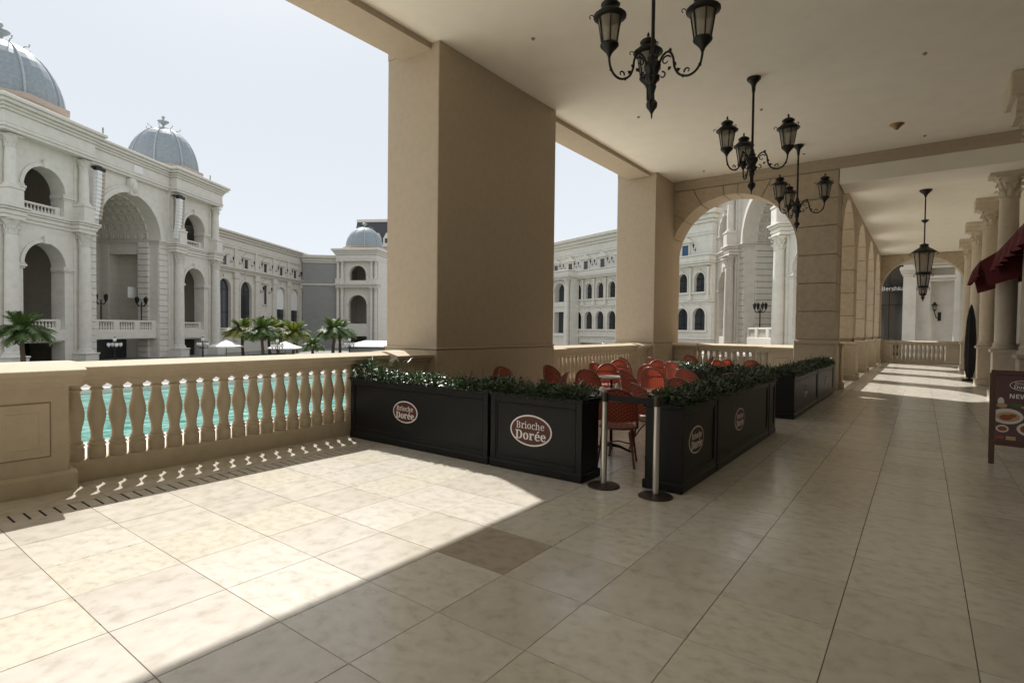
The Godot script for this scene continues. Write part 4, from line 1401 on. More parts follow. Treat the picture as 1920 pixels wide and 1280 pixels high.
func palace(label: String, t: Transform3D) -> Node3D:
	var p := thing("domed_palace", label, "building", t, "domed portal buildings")
	var F: Material = M.facade
	var G := -3.0
	# wings
	for w in [4.7, 28.8]:
		# the three stacked openings are cut as separate wall bands
		begin()
		wall(w - 5.3, w + 5.3, G, 0.9, [[w, 2.37, G, -0.3, false]], 0.0, -1.6)
		obj("wall", F, p)
		begin()
		wall(w - 5.3, w + 5.3, 0.9, 11.8, [[w, 2.37, 0.9, 7.7, true]], 0.0, -1.6, 24)
		obj("wall", F, p)
		begin()
		wall(w - 5.3, w + 5.3, 13.0, 20.2, [[w, 2.37, 13.3, 15.65, true]], 0.0, -1.6, 24)
		obj("wall", F, p)
		for o in [[7.7, 0.0], [15.65, 0.0]]:
			begin()
			archivolt(w, o[0], 2.37, 2.75, 0.0, 0.16, 24)
			bevel(Vector3(w - 0.28, o[0] + 2.25, 0.0), Vector3(w + 0.28, o[0] + 3.1, 0.36), 0.06)
			obj("archivolt", F, p)
			for s in [-1, 1]:
				begin()
				for q in [[0.0, 0.25, 0.22], [0.25, 0.45, 0.12], [-0.18, 0.0, 0.10]]:
					bevel(Vector3(w + s * 2.95 - 0.65 - q[2], o[0] - 0.35 + q[0], -1.5), Vector3(w + s * 2.95 + 0.65 + q[2], o[0] - 0.35 + q[1], q[2]), 0.04)
				obj("impost", F, p)
		# balconies in the openings
		for b in [[0.9, 2.0], [13.02, 14.2]]:
			begin()
			bevel(Vector3(w - 2.36, b[0], -0.9), Vector3(w + 2.36, b[0] + 0.25, -0.5), 0.03)
			bevel(Vector3(w - 2.36, b[1] - 0.22, -0.95), Vector3(w + 2.36, b[1], -0.45), 0.05)
			for s in [-1, 1]: bevel(Vector3(w + s * 2.05 - 0.3, b[0], -0.98), Vector3(w + s * 2.05 + 0.3, b[1] + 0.06, -0.42), 0.04)
			for k in 9: lathe([Vector2(0.07, b[0] + 0.25), Vector2(0.13, b[0] + 0.5), Vector2(0.06, b[1] - 0.4), Vector2(0.09, b[1] - 0.22)], 8, Vector3(w - 1.6 + 0.4 * k, 0, -0.7))
			obj("balcony", F, p)
		begin()
		bevel(Vector3(w - 2.36, -0.5, -1.4), Vector3(w + 2.36, 0.89, -0.25), 0.05)
		obj("lintel", F, p)
		# rooms behind
		begin()
		quad(Vector3(w - 5.3, G, -14), Vector3(w + 5.3, G, -14), Vector3(w + 5.3, 20.2, -14), Vector3(w - 5.3, 20.2, -14))
		for y in [0.3, 12.6, 20.19]: quad(Vector3(w - 5.3, y, -1.6), Vector3(w + 5.3, y, -1.6), Vector3(w + 5.3, y, -14), Vector3(w - 5.3, y, -14))
		for s in [-1, 1]: quad(Vector3(w + s * 5.3, G, -1.6), Vector3(w + s * 5.3, G, -14), Vector3(w + s * 5.3, 20.2, -14), Vector3(w + s * 5.3, 20.2, -1.6))
		obj("loggia", M.facade_warm, p)
		begin()
		box(Vector3(w - 1.5, 1.0, -13.98), Vector3(w + 1.2, 8.5, -13.9))
		obj("window", M.window_glass, p)
		begin()
		box(Vector3(w - 4, G, -5.98), Vector3(w + 4, -0.4, -5.9))
		obj("window", M.window_glass, p)
		# pilasters and columns, two orders
		for s in [-4.2, 4.2]:
			far_column(p, w + s, 0.72, 0.62, G, 11.75, F, 1.3)
			far_column(p, w + s, 0.66, 0.5, 13.05, 19.9, F, 1.9)
			begin()
			bevel(Vector3(w + s - 0.75, G, 0.001), Vector3(w + s + 0.75, 11.79, 0.2), 0.03)
			bevel(Vector3(w + s - 0.65, 13.05, 0.001), Vector3(w + s + 0.65, 20.19, 0.2), 0.03)
			obj("pilaster", F, p)
			mouldings(p, "entablature_block", w + s - 0.95, w + s + 0.95, 0.95, 0.0, [[11.78, 12.15, 0.2], [12.16, 12.6, 0.28], [12.62, 12.85, 0.42], [12.86, 13.06, 0.55]], F)
		mouldings(p, "string_course", w - 5.3, w + 5.3, 0.05, -1.5, [[11.8, 12.15, 0.12], [12.16, 12.6, 0.2], [12.61, 12.84, 0.34], [12.845, 13.0, 0.45]], F)
		mouldings(p, "entablature", w - 5.25, w + 5.25, 1.15, -6.0, [[20.2, 20.5, 0.04], [20.51, 20.85, 0.12], [20.86, 22.1, 0.02], [22.11, 22.4, 0.18], [22.41, 22.7, 0.35], [22.71, 23.05, 0.65], [23.06, 23.45, 0.85]], F)
	# portal
	var c := 16.72
	begin()
	wall(9.95, 23.5, G, 20.2, [[c, 5.13, G, 13.1, true]], -0.35, -1.6, 36)
	obj("wall", F, p)
	begin()
	archivolt(c, 13.1, 5.13, 5.75, -0.35, 0.05, 36)
	archivolt(c, 13.1, 5.75, 6.0, -0.35, -0.12, 36)
	obj("archivolt", F, p)
	begin()
	bevel(Vector3(c - 0.5, 17.9, -0.35), Vector3(c + 0.5, 20.1, 0.4), 0.12)
	lathe([Vector2(0, 18.1), Vector2(0.4, 18.4), Vector2(0.5, 19.0), Vector2(0.3, 19.6), Vector2(0, 19.8)], 10, Vector3(c, 0, 0.35))
	obj("keystone", F, p)
	mouldings(p, "entablature", 10.0, 23.5, 0.15, -6.0, [[20.2, 20.5, 0.0], [20.51, 20.85, 0.1], [20.86, 22.1, 0.0], [22.11, 22.4, 0.14], [22.41, 22.7, 0.28], [22.71, 23.05, 0.5], [23.06, 23.4, 0.7]], F)
	# rusticated piers, course by course, running back into the vault
	begin()
	bevel(Vector3(-0.8, 0.0, -1.2), Vector3(0.8, 0.74, 0.0), 0.05)
	var cm := mesh()
	begin()
	bevel(Vector3(-0.2, 0.0, -7.3), Vector3(0.2, 0.74, 0.0), 0.05)
	var cm2 := mesh()
	begin()
	bevel(Vector3(-0.2, 0.0, -1.5), Vector3(0.2, 0.74, 0.0), 0.05)
	var cm3 := mesh()
	for k in 20:
		for s in [[10.74, 1], [22.70, -1]]:
			var o := inst(cm, "course", F, p)
			o.position = Vector3(s[0], G + 0.05 + 0.79 * k, -0.2)
			var q := inst(cm2 if s[1] > 0 else cm3, "course", F, p)
			q.position = Vector3(c - 5.0 if s[1] > 0 else c + 5.0, G + 0.05 + 0.79 * k, -1.62)
	for s in [-1, 1]:
		mouldings(p, "impost", c + s * 5.95 - 0.9, c + s * 5.95 + 0.9, -0.15, -9.0, [[12.55, 12.75, 0.05], [12.76, 12.95, 0.15], [12.96, 13.12, 0.28]], F)
	# vault with coffers
	begin()
	for i in 24:
		var a0 := PI * i / 24; var a1 := PI * (i + 1) / 24
		quad(Vector3(c + 5.13 * cos(a0), 13.1 + 5.13 * sin(a0), -1.6), Vector3(c + 5.13 * cos(a1), 13.1 + 5.13 * sin(a1), -1.6), Vector3(c + 5.13 * cos(a1), 13.1 + 5.13 * sin(a1), -9), Vector3(c + 5.13 * cos(a0), 13.1 + 5.13 * sin(a0), -9))
	var sx := c - 5.13
	quad(Vector3(sx, G, -1.6), Vector3(sx, G, -9), Vector3(sx, 13.1, -9), Vector3(sx, 13.1, -1.6))
	sx = c + 5.13
	for q in [[-1.6, -3.1, G, 13.1], [-7.4, -9.0, G, 13.1], [-3.1, -7.4, 11.2, 13.1], [-3.1, -7.4, G, 0.9]]:
		quad(Vector3(sx, q[2], q[0]), Vector3(sx, q[2], q[1]), Vector3(sx, q[3], q[1]), Vector3(sx, q[3], q[0]))
	obj("vault", F, p)
	begin()
	var rx := c + 9.0
	quad(Vector3(rx, 0.9, -3.1), Vector3(rx, 0.9, -7.4), Vector3(rx, 11.2, -7.4), Vector3(rx, 11.2, -3.1))
	for z in [-3.1, -7.4]: quad(Vector3(sx, 0.9, z), Vector3(rx, 0.9, z), Vector3(rx, 11.2, z), Vector3(sx, 11.2, z))
	for y in [0.9, 11.2]: quad(Vector3(sx, y, -3.1), Vector3(rx, y, -3.1), Vector3(rx, y, -7.4), Vector3(sx, y, -7.4))
	obj("side_recess", M.facade_warm, p)
	begin()
	box(Vector3(rx - 0.1, 1.2, -6.2), Vector3(rx - 0.02, 7.4, -4.2))
	obj("window", M.window_glass, p)
	begin()
	bevel(Vector3(sx - 0.12, 0.9, -8.4), Vector3(sx + 0.0, 12.5, -7.5), 0.04)
	bevel(Vector3(sx - 0.12, 0.9, -3.1), Vector3(sx + 0.0, 11.6, -2.9), 0.04)
	bevel(Vector3(sx - 0.12, 11.2, -7.4), Vector3(sx + 0.0, 11.6, -3.11), 0.04)
	obj("door_frame", F, p)
	begin()
	bevel(Vector3(c + 4.2, 5.2, -4.1), Vector3(c + 5.9, 6.7, -4.0), 0.03)
	obj("hanging_sign", M.canopy_white, p)
	for x in [-3.0, 3.6]:
		begin()
		tube([Vector3(c + x, 2.1, -1.6), Vector3(c + x, 4.6, -1.6)], [0.08], 6)
		for q in 4:
			var b2 := Basis(Vector3.UP, TAU * q / 4)
			tube([Vector3(c + x, 4.2, -1.6), Vector3(c + x, 4.0, -1.6) + b2 * Vector3(0.4, 0, 0), Vector3(c + x, 4.4, -1.6) + b2 * Vector3(0.7, 0, 0)], [0.05], 5)
			lathe([Vector2(0.05, 0), Vector2(0.16, 0.2), Vector2(0.2, 0.6), Vector2(0.24, 0.65), Vector2(0, 0.95)], 8, Vector3(c + x, 4.4, -1.6) + b2 * Vector3(0.7, 0, 0))
		obj("candelabrum", M.iron, p)
	wall_lamp(p, Vector3(16.0, 6.0, -8.98), 1.6)
	begin()
	for q in [[-0.42, 0.42, 0.3, 0.42], [-0.42, 0.42, -0.42, -0.3], [-0.42, -0.3, -0.3, 0.3], [0.3, 0.42, -0.3, 0.3]]:
		bevel(Vector3(q[0], 0, q[2]), Vector3(q[1], 0.2, q[3]), 0.03)
	for q in [[-0.2, 0.2, 0.12, 0.2], [-0.2, 0.2, -0.2, -0.12], [-0.2, -0.12, -0.12, 0.12], [0.12, 0.2, -0.12, 0.12]]:
		box(Vector3(q[0], 0, q[2]), Vector3(q[1], 0.1, q[3]))
	var cf := mesh()
	for i in 13:
		for k in 7:
			var a := PI * (i + 0.5) / 13
			var o := inst(cf, "coffer", F, p)
			var up := -Vector3(cos(a), sin(a), 0)
			o.transform = Transform3D(Basis(up.cross(Vector3(0, 0, 1)), up, Vector3(0, 0, 1)), Vector3(c + 5.13 * cos(a), 13.1 + 5.13 * sin(a), -2.2 - 1.05 * k))
	# inner wall with doorway, balcony across
	begin()
	wall(c - 5.13, c + 5.13, G, 13.1, [[c + 0.4, 2.9, G, 11.3, false]], -9.0, -9.5)
	wall(c - 5.13, c + 5.13, 13.1, 18.3, [], -9.01, -9.5)
	obj("inner_wall", M.facade_warm, p)
	begin()
	box(Vector3(c - 2.5, G, -15.1), Vector3(c + 3.4, 11.4, -15))
	for s in [c - 2.52, c + 3.42]: box(Vector3(s - 0.05, G, -15), Vector3(s + 0.05, 11.4, -9.5))
	box(Vector3(c - 2.5, 11.4, -15), Vector3(c + 3.4, 11.5, -9.5))
	obj("recess", M.facade_warm, p)
	begin()
	lathe([Vector2(0, 0), Vector2(1.6, 0)], 24, Vector3.ZERO, 0, 0, Transform3D(Basis(Vector3.RIGHT, PI / 2), Vector3(c + 1.2, 6.8, -14.9)))
	box(Vector3(c - 0.4, 2.2, -14.98), Vector3(c + 2.8, 6.8, -14.9))
	obj("window", M.window_glass, p)
	begin()
	bevel(Vector3(c - 5.0, 2.0, -8.9), Vector3(c - 3.6, 12.5, -8.7), 0.05)
	obj("hanging", M.bronze_door, p)
	begin()
	bevel(Vector3(c - 5.1, -0.3, -2.6), Vector3(c + 5.1, 0.9, -0.6), 0.06)
	bevel(Vector3(c - 5.1, 1.85, -1.2), Vector3(c + 5.1, 2.1, -0.7), 0.05)
	for x in [-4.8, -1.7, 1.7, 4.8]: bevel(Vector3(c + x - 0.45, 0.9, -1.25), Vector3(c + x + 0.45, 2.12, -0.66), 0.04)
	for k in 24: lathe([Vector2(0.08, 0.9), Vector2(0.14, 1.2), Vector2(0.07, 1.6), Vector2(0.1, 1.85)], 8, Vector3(c - 4.6 + 0.4 * k, 0, -0.95))
	obj("balcony", F, p)
	begin()
	box(Vector3(c - 5.1, G, -5.2), Vector3(c + 5.1, -0.3, -5.0))
	obj("window", M.window_glass, p)
	# roof and side closing
	begin()
	box(Vector3(-0.5, 20.25, -22), Vector3(34.0, 22.9, -6.01))
	box(Vector3(-0.55, G, -22), Vector3(9.9, 20.2, -14.05))
	box(Vector3(23.6, G, -22), Vector3(34.05, 20.2, -14.05))
	obj("rear_block", F, p)
	begin()
	bevel(Vector3(c + 0.2, 21.0, 0.16), Vector3(c + 1.7, 21.95, 0.22), 0.02)
	obj("plaque", M.canopy_white, p)
	dome(p, Vector3(6.9, 23.4, -7.2), 5.6, 6.7, 2.3, 0.9)
	dome(p, Vector3(32.0, 23.4, -7.2), 4.9, 6.4, 2.2, 0.85)
	for x in [13.0, 37.0 - 3.4]:
		begin()
		tube([Vector3(x, 23.3, -0.6), Vector3(x, 25.2, -0.6)], [0.09], 6)
		obj("mast", M.render_grey, p)
	return p

func arched_window(p: Node3D, x: float, r: float, sill: float, spring: float, z: float, mat: Material, glass: Material) -> void:
	begin()
	archivolt(x, spring, r, r * 1.22, z, z + 0.14, 14)
	for s in [-1, 1]: bevel(Vector3(x + s * r * 1.11 - r * 0.11, sill, z), Vector3(x + s * r * 1.11 + r * 0.11, spring, z + 0.14), 0.02)
	bevel(Vector3(x - r * 1.4, sill - 0.25, z), Vector3(x + r * 1.4, sill, z + 0.28), 0.04)
	bevel(Vector3(x - r * 0.2, spring + r * 0.95, z), Vector3(x + r * 0.2, spring + r * 1.4, z + 0.25), 0.03)
	var o := obj("window", mat, p)
	begin()
	var poly := PackedVector2Array([Vector2(x + r, sill)])
	for i in 15: poly.append(Vector2(x + r * cos(PI * i / 14), spring + r * sin(PI * i / 14)))
	poly.append(Vector2(x - r, sill))
	slab(poly, z - 0.42, z - 0.35)
	obj("pane", glass, o)
	begin()
	tube([Vector3(x, sill, z - 0.32), Vector3(x, spring + r, z - 0.32)], [0.045], 4)
	for y in [lerp(sill, spring, 0.4), spring]: tube([Vector3(x - r, y, z - 0.32), Vector3(x + r, y, z - 0.32)], [0.04], 4)
	obj("glazing_bar", M.iron, o)

func square_window(p: Node3D, x: float, w: float, y0: float, y1: float, z: float, mat: Material, glass: Material, pediment: bool) -> void:
	begin()
	for s in [-1, 1]: bevel(Vector3(x + s * (w / 2 + 0.12) - 0.12, y0, z), Vector3(x + s * (w / 2 + 0.12) + 0.12, y1, z + 0.14), 0.02)
	bevel(Vector3(x - w / 2 - 0.3, y1, z), Vector3(x + w / 2 + 0.3, y1 + 0.25, z + 0.2), 0.03)
	bevel(Vector3(x - w / 2 - 0.35, y0 - 0.2, z), Vector3(x + w / 2 + 0.35, y0, z + 0.25), 0.03)
	if pediment:
		slab(PackedVector2Array([Vector2(x - w / 2 - 0.75, y1 + 0.42), Vector2(x + w / 2 + 0.75, y1 + 0.42), Vector2(x, y1 + 1.15)]), z, z + 0.32)
		bevel(Vector3(x - w / 2 - 0.8, y1 + 0.26, z), Vector3(x + w / 2 + 0.8, y1 + 0.42, z + 0.36), 0.03)
	var o := obj("window", mat, p)
	begin()
	box(Vector3(x - w / 2, y0, z - 0.02), Vector3(x + w / 2, y1, z + 0.02))
	obj("pane", glass, o)

func wall_lamp(p: Node3D, at_: Vector3, s: float) -> void:
	begin()
	tube([at_, at_ + Vector3(0, -0.25, 0.45) * s, at_ + Vector3(0, 0.0, 0.8) * s, at_ + Vector3(0, 0.2, 0.8) * s], [0.06 * s], 5)
	lathe([Vector2(0.02, 0.1) * s, Vector2(0.12, 0.25) * s, Vector2(0.2, 0.8) * s, Vector2(0.28, 0.85) * s, Vector2(0.1, 1.1) * s, Vector2(0, 1.3) * s], 8, at_ + Vector3(0, 0.1, 0.8) * s)
	bevel(at_ + Vector3(-0.1, -0.5, -0.02) * s, at_ + Vector3(0.1, 0.3, 0.05) * s, 0.02)
	obj("wall_lamp", M.iron, p)

func facades() -> void:
	var tA := frame(Vector3(-72.09, 0, -12.88), Vector3(-0.535, 0, -0.8449))
	var a := palace("huge cream building on the left with big coffered arch and grey domes", tA)
	copy(a, frame(Vector3(-25.3, 0, -84.7), Vector3(0.551, 0, 0.834)), "sunlit cream building with coffered arch seen through the round gallery arch")
	# line array loudspeakers hung on the palace
	for i in 2:
		var s := thing("line_array_speaker", ["curved white and tan loudspeaker column left of the coffered arch", "curved white and tan loudspeaker column right of the coffered arch"][i], "loudspeaker", tA * Transform3D(Basis.IDENTITY, Vector3([10.35, 24.1][i], 19.2, 1.0)), "hanging loudspeaker columns")
		for k in 12:
			var lean := pow(k / 11.0, 2.0) * 0.9
			begin()
			bevel(Vector3(-0.55, -0.46 * k - 0.44, -lean * 0.5), Vector3(0.1, -0.46 * k, 0.55 - lean * 0.5), 0.03)
			obj("cabinet", M.canopy_white, s)
			begin()
			bevel(Vector3(0.11, -0.46 * k - 0.43, -lean * 0.5 + 0.02), Vector3(0.6, -0.46 * k - 0.01, 0.5 - lean * 0.5), 0.03)
			obj("grille", M.facade_pink, s)
		begin()
		bevel(Vector3(-0.7, 0.05, 0.0), Vector3(0.7, 0.45, 0.5), 0.05)
		bevel(Vector3(-0.3, 0.45, -0.9), Vector3(0.3, 0.6, 0.4), 0.03)
		obj("bracket", M.iron, s)
	# long wing right of the palace
	var b := thing("mall_wing", "long cream wing with tall arched windows right of the left palace", "building", tA * Transform3D(Basis.IDENTITY, Vector3(0, 0, -0.6)))
	var F: Material = M.facade_warm
	var open := []
	var kinds := [[37.2, 1], [43.6, 1], [50.0, 0], [56.0, 2], [61.8, 2], [66.0, 0]]
	for k in kinds:
		if k[1]: open.append([k[0], 1.75, 1.2, 7.6, true])
	begin()
	wall(33.6, 70.0, -3.0, 17.0, open, 0.0, -0.8, 20)
	obj("wall", F, b)
	for k in kinds:
		if k[1]:
			arched_window(b, k[0], 1.75, 1.2, 7.6, 0.0, F, M.window_glass if k[1] == 1 else M.dark_glass)
			if k[1] == 2:
				begin()
				var poly := PackedVector2Array([Vector2(1.65, 4.9)])
				for i in 13: poly.append(Vector2(1.65 * cos(PI * i / 12), 7.6 + 1.65 * sin(PI * i / 12)))
				poly.append(Vector2(-1.65, 4.9))
				slab(poly, -0.3, -0.26)
				var w := obj("blind", M.canopy_white, b)
				w.position = Vector3(k[0], 0, 0)
		else:
			square_window(b, k[0], 1.0, 5.6, 9.2, 0.0, F, M.window_glass, true)
			square_window(b, k[0], 1.0, 0.4, 3.0, 0.0, F, M.window_glass, true)
			for y in [[8.0], [2.6]]:
				for s in [-1, 1]: wall_lamp(b, Vector3(k[0] + s * 1.5, y[0], 0.0), 0.7)
		square_window(b, k[0], 1.1, 11.6, 13.2, 0.0, F, M.window_glass, true)
		for s in [-1, 1]: wall_lamp(b, Vector3(k[0] + s * 1.9, 12.4, 0.0), 0.6)
	for x in [34.4, 40.4, 46.9, 53.2, 58.9, 64.6]:
		begin()
		bevel(Vector3(x - 0.55, -1.0, 0.0), Vector3(x + 0.55, 10.6, 0.35), 0.03)
		bevel(Vector3(x - 0.75, 9.6, 0.0), Vector3(x + 0.75, 10.6, 0.5), 0.08)
		bevel(Vector3(x - 0.4, 11.4, 0.0), Vector3(x + 0.4, 15.0, 0.2), 0.03)
		obj("pilaster", F, b)
	mouldings(b, "string_course", 33.6, 68.0, 0.35, -0.6, [[10.6, 10.9, 0.05], [10.91, 11.15, 0.2], [11.16, 11.4, 0.4]], F)
	mouldings(b, "entablature", 33.6, 69.0, 0.2, -6.0, [[14.6, 14.95, 0.05], [14.96, 16.1, 0.0], [16.11, 16.5, 0.25], [16.51, 16.9, 0.5], [16.91, 17.3, 0.85]], F)
	mouldings(b, "plinth_band", 33.6, 68.0, 0.1, -0.6, [[0.2, 0.5, 0.1], [0.51, 0.8, 0.3]], F)
	begin()
	box(Vector3(33.6, -3, -8), Vector3(70, 17.0, -1.2))
	obj("rear_block", F, b)
	# grey link wall towards the tower
	begin()
	wall(0.0, 7.2, -3.0, 16.6, [], 0.0, -0.8)
	var lw := thing("link_wall", "plain grey rendered wall left of the domed corner tower", "wall", frame(Vector3(-106.6, 0, -67.2), Vector3(0.72, 0, -0.69)))
	obj("wall", M.render_grey, lw)
	mouldings(lw, "cornice", 0.0, 7.2, 0.1, -0.7, [[10.4, 10.8, 0.1], [15.2, 15.6, 0.1], [15.61, 16.2, 0.25], [16.21, 16.9, 0.6]], F)
	# tower
	var tC := frame(Vector3(-97.4, 0, -74.53), Vector3(0.876, 0, -0.482))
	var c := thing("domed_tower", "small cream tower with one grey dome beyond the palms", "building", tC)
	var T: Material = M.facade
	for o in [[-3.0, 2.0, 0.0, 2.1, -3.0, -0.4, false], [2.0, 10.4, 0.0, 2.05, 2.3, 6.4, true], [10.4, 15.6, 0.0, 1.85, 11.6, 12.9, true]]:
		begin()
		wall(-4.6, 4.6, o[0], o[1], [[o[2], o[3], o[4], o[5], o[6]]], 0.0, -0.9, 20)
		obj("wall", T, c)
		if o[6]:
			begin()
			archivolt(o[2], o[5], o[3], o[3] + 0.35, 0.0, 0.14, 20)
			obj("archivolt", T, c)
	for s in [-1, 1]:
		for x in [3.3, 4.25]:
			far_column(c, s * x, 0.55, 0.36, -3.0, 10.0, T, 1.0)
			far_column(c, s * x, 0.5, 0.32, 10.9, 15.6, T, 1.0)
	mouldings(c, "string_course", -4.6, 4.6, 0.9, -1.0, [[10.0, 10.3, 0.05], [10.31, 10.6, 0.2], [10.61, 10.88, 0.35]], T)
	mouldings(c, "entablature", -4.6, 4.6, 0.9, -9.4, [[15.6, 16.0, 0.05], [16.01, 17.0, 0.0], [17.01, 17.4, 0.25], [17.41, 17.8, 0.5], [17.81, 18.3, 0.8]], T)
	begin()
	bevel(Vector3(-2.1, 1.0, -0.8), Vector3(2.1, 2.25, -0.3), 0.05)
	bevel(Vector3(-1.9, 10.95, -0.8), Vector3(1.9, 11.55, -0.3), 0.05)
	obj("balcony", T, c)
	for s in [-1, 1]: wall_side(c, s)
	begin()
	box(Vector3(-4.6, -3.0, -9.3), Vector3(4.6, 15.6, -9.0))
	for y in [1.0, 10.7]: box(Vector3(-4.2, y, -9.0), Vector3(4.2, y + 0.2, -0.9))
	obj("inner_room", M.facade_warm, c)
	dome(c, Vector3(-0.4, 18.2, -4.4), 4.1, 4.6, 0.9, 0.62)
	# far hotel with mansard roof behind the tower
	var h := thing("mansard_hotel", "pinkish hotel with dark mansard roof and dormers far behind the tower", "building", Transform3D(tC.basis, Vector3(-152.0, 0, -124.0)))
	begin()
	box(Vector3(-9, -3, -16), Vector3(20, 30.0, 0))
	obj("wall", M.facade_pink, h)
	mouldings(h, "cornice", -9.0, 20.0, 0.1, -16.0, [[27.6, 28.0, 0.2], [29.4, 30.0, 0.5]], T)
	for k in 8:
		begin()
		bevel(Vector3(-7.5 + 3.2 * k, 20.5, 0.0), Vector3(-6.0 + 3.2 * k, 25.8, 0.25), 0.05)
		obj("window", T, h)
	begin()
	sweep([Vector2(0.0, 30.0), Vector2(-3.2, 38.5), Vector2(-13, 38.5), Vector2(-16, 30.0)], -8.4, 8.4)
	sweep([Vector2(0.0, 30.0), Vector2(-2.2, 35.0), Vector2(-13, 35.0), Vector2(-16, 30.0)], 8.5, 20.0)
	obj("roof", M.slate, h)
	begin()
	bevel(Vector3(-8.6, 38.5, -13.2), Vector3(8.6, 39.6, -3.0), 0.1)
	obj("roof_kerb", T, h)
	for k in 5:
		begin()
		slab(PackedVector2Array([Vector2(-1.1, 30.1), Vector2(1.1, 30.1), Vector2(1.1, 32.2), Vector2(0, 34.2), Vector2(-1.1, 32.2)]), -1.8, 0.3)
		var d := obj("dormer", T, h)
		d.position = Vector3(-5.6 + 3.1 * k, 0, 0)
		begin()
		box(Vector3(-0.5, 30.6, 0.31), Vector3(0.5, 32.2, 0.36))
		obj("pane", M.window_glass, d)
	# curved range on the right, seen between the pillars and through the arch
	var tD := frame(Vector3(-41.68, 0, -75.0), Vector3(0.929, 0, 0.37))
	var K: Material = M.facade
	var r := thing("arcaded_range", "cream range with paired pointed windows seen between the pillars", "building", tD)
	var up := []; var low := []
	for k in 14:
		var x := -12.6 + 2.62 * k
		if k == 3: continue
		up.append([x, 0.78, 6.35, 7.95, true])
		low.append([x, 0.92, 1.7, 3.5, true])
	begin()
	wall(-42, 23.2, 5.2, 10.2, up, 0.0, -0.6, 14)
	obj("wall", K, r)
	begin()
	wall(-42, 23.2, 0.4, 5.2, low, 0.0, -0.6, 14)
	obj("wall", K, r)
	begin()
	wall(-42, 23.2, 10.2, 15.9, [], 0.0, -0.6)
	obj("wall", M.facade, r)
	begin()
	wall(-42, 23.2, -3.0, 0.4, [[-12, 3.0, -3, -0.4, false], [-4.6, 1.4, -3, -0.4, false], [1.5, 3.4, -3, -0.4, false], [9, 3, -3, -0.4, false], [16, 3, -3, -0.4, false], [21.0, 1.6, -3, -0.4, false]], 0.0, -0.6)
	obj("wall", K, r)
	for o in up: arched_window(r, o[0], o[1], o[2], o[3], 0.0, K, M.window_glass)
	for o in low: arched_window(r, o[0], o[1], o[2], o[3], 0.0, K, M.window_glass)
	for k in 14:
		var x := -11.29 + 2.62 * k
		begin()
		lathe([Vector2(0.2, 5.9), Vector2(0.16, 6.1), Vector2(0.15, 8.9), Vector2(0.26, 9.3)], 10, Vector3(x, 0, 0.22))
		bevel(Vector3(x - 0.28, 5.3, 0.0), Vector3(x + 0.28, 5.9, 0.45), 0.03)
		obj("colonnette", K, r)
	for k in 9:
		square_window(r, -12.0 + 3.9 * k, 1.0, 10.9, 12.2, 0.0, M.facade, M.blue_poster if k == 8 else M.window_glass, true)
		for s in [-1, 1]: wall_lamp(r, Vector3(-12.0 + 3.9 * k + s * 1.5, 11.6, 0.0), 0.5)
	mouldings(r, "balcony", -42.0, 23.2, 0.7, -0.4, [[9.5, 9.75, 0.1], [9.76, 9.95, 0.3], [9.96, 10.6, 0.25], [10.61, 10.8, 0.35]], K)
	mouldings(r, "string_course", -42.0, 23.2, 0.05, -0.4, [[4.9, 5.1, 0.1], [5.11, 5.3, 0.25]], K)
	mouldings(r, "string_course", -42.0, 23.2, 0.05, -0.4, [[0.3, 0.55, 0.1], [0.56, 0.8, 0.3]], K)
	mouldings(r, "entablature", -42.0, 23.2, 0.1, -0.6, [[13.2, 13.5, 0.1], [13.51, 14.6, 0.02], [14.61, 15.0, 0.25], [15.01, 15.5, 0.55], [15.51, 16.0, 0.95]], M.facade)
	begin()
	box(Vector3(-42, -3, -5), Vector3(14, 15.9, -2.0))
	obj("rear_block", M.facade, r)
	# projecting bay with two giant columns
	begin()
	wall(-8.4, -1.9, 4.9, 9.5, [[-4.9, 1.45, 6.0, 7.6, true]], 1.6, 0.1, 18)
	wall(-8.4, -1.9, -3.0, 4.9, [[-4.9, 1.45, 0.9, 4.4, false]], 1.6, 0.1, 18)
	archivolt(-4.9, 7.6, 1.45, 1.75, 1.6, 1.75, 18)
	bevel(Vector3(-6.3, 5.2, 1.0), Vector3(-3.5, 5.95, 1.8), 0.05)
	bevel(Vector3(-6.3, 0.5, 1.0), Vector3(-3.5, 1.0, 1.9), 0.05)
	obj("bay", K, r)
	begin()
	box(Vector3(-6.3, 1.0, 0.6), Vector3(-3.5, 4.4, 0.7)); box(Vector3(-6.3, 6.0, 0.6), Vector3(-3.5, 9.0, 0.7))
	obj("pane", M.window_glass, r)
	for x in [-7.4, -2.5]: far_column(r, x, 2.05, 0.45, -3.0, 9.5, K, 0.8)
	mouldings(r, "balcony", -8.4, -1.9, 2.3, 0.0, [[9.5, 9.75, 0.1], [9.76, 9.95, 0.3], [9.96, 10.7, 0.25], [10.71, 10.9, 0.35]], K)
	# fashion shop beyond the far corridor arch
	var s := thing("fashion_shop", "grey shop front with dark glass and white Bershka lettering beyond the far arch", "shop", at(0, 0, -47))
	begin()
	box(Vector3(-4.6, -3, -0.6), Vector3(-1.12, 9.0, -0.3))
	obj("wall", M.facade, s)
	begin()
	box(Vector3(-4.4, 0.0, -0.298), Vector3(-1.13, 6.6, -0.25))
	var gl := obj("display_window", M.dark_glass, s)
	for x in [-3.6, -2.6, -1.9]:
		begin()
		tube([Vector3(x, 0, -0.22), Vector3(x, 6.6, -0.22)], [0.02], 5)
		obj("glazing_bar", M.iron, gl)
	for y in [1.0, 3.6]:
		begin()
		tube([Vector3(-4.4, y, -0.22), Vector3(-1.13, y, -0.22)], [0.02], 5)
		obj("glazing_bar", M.iron, gl)
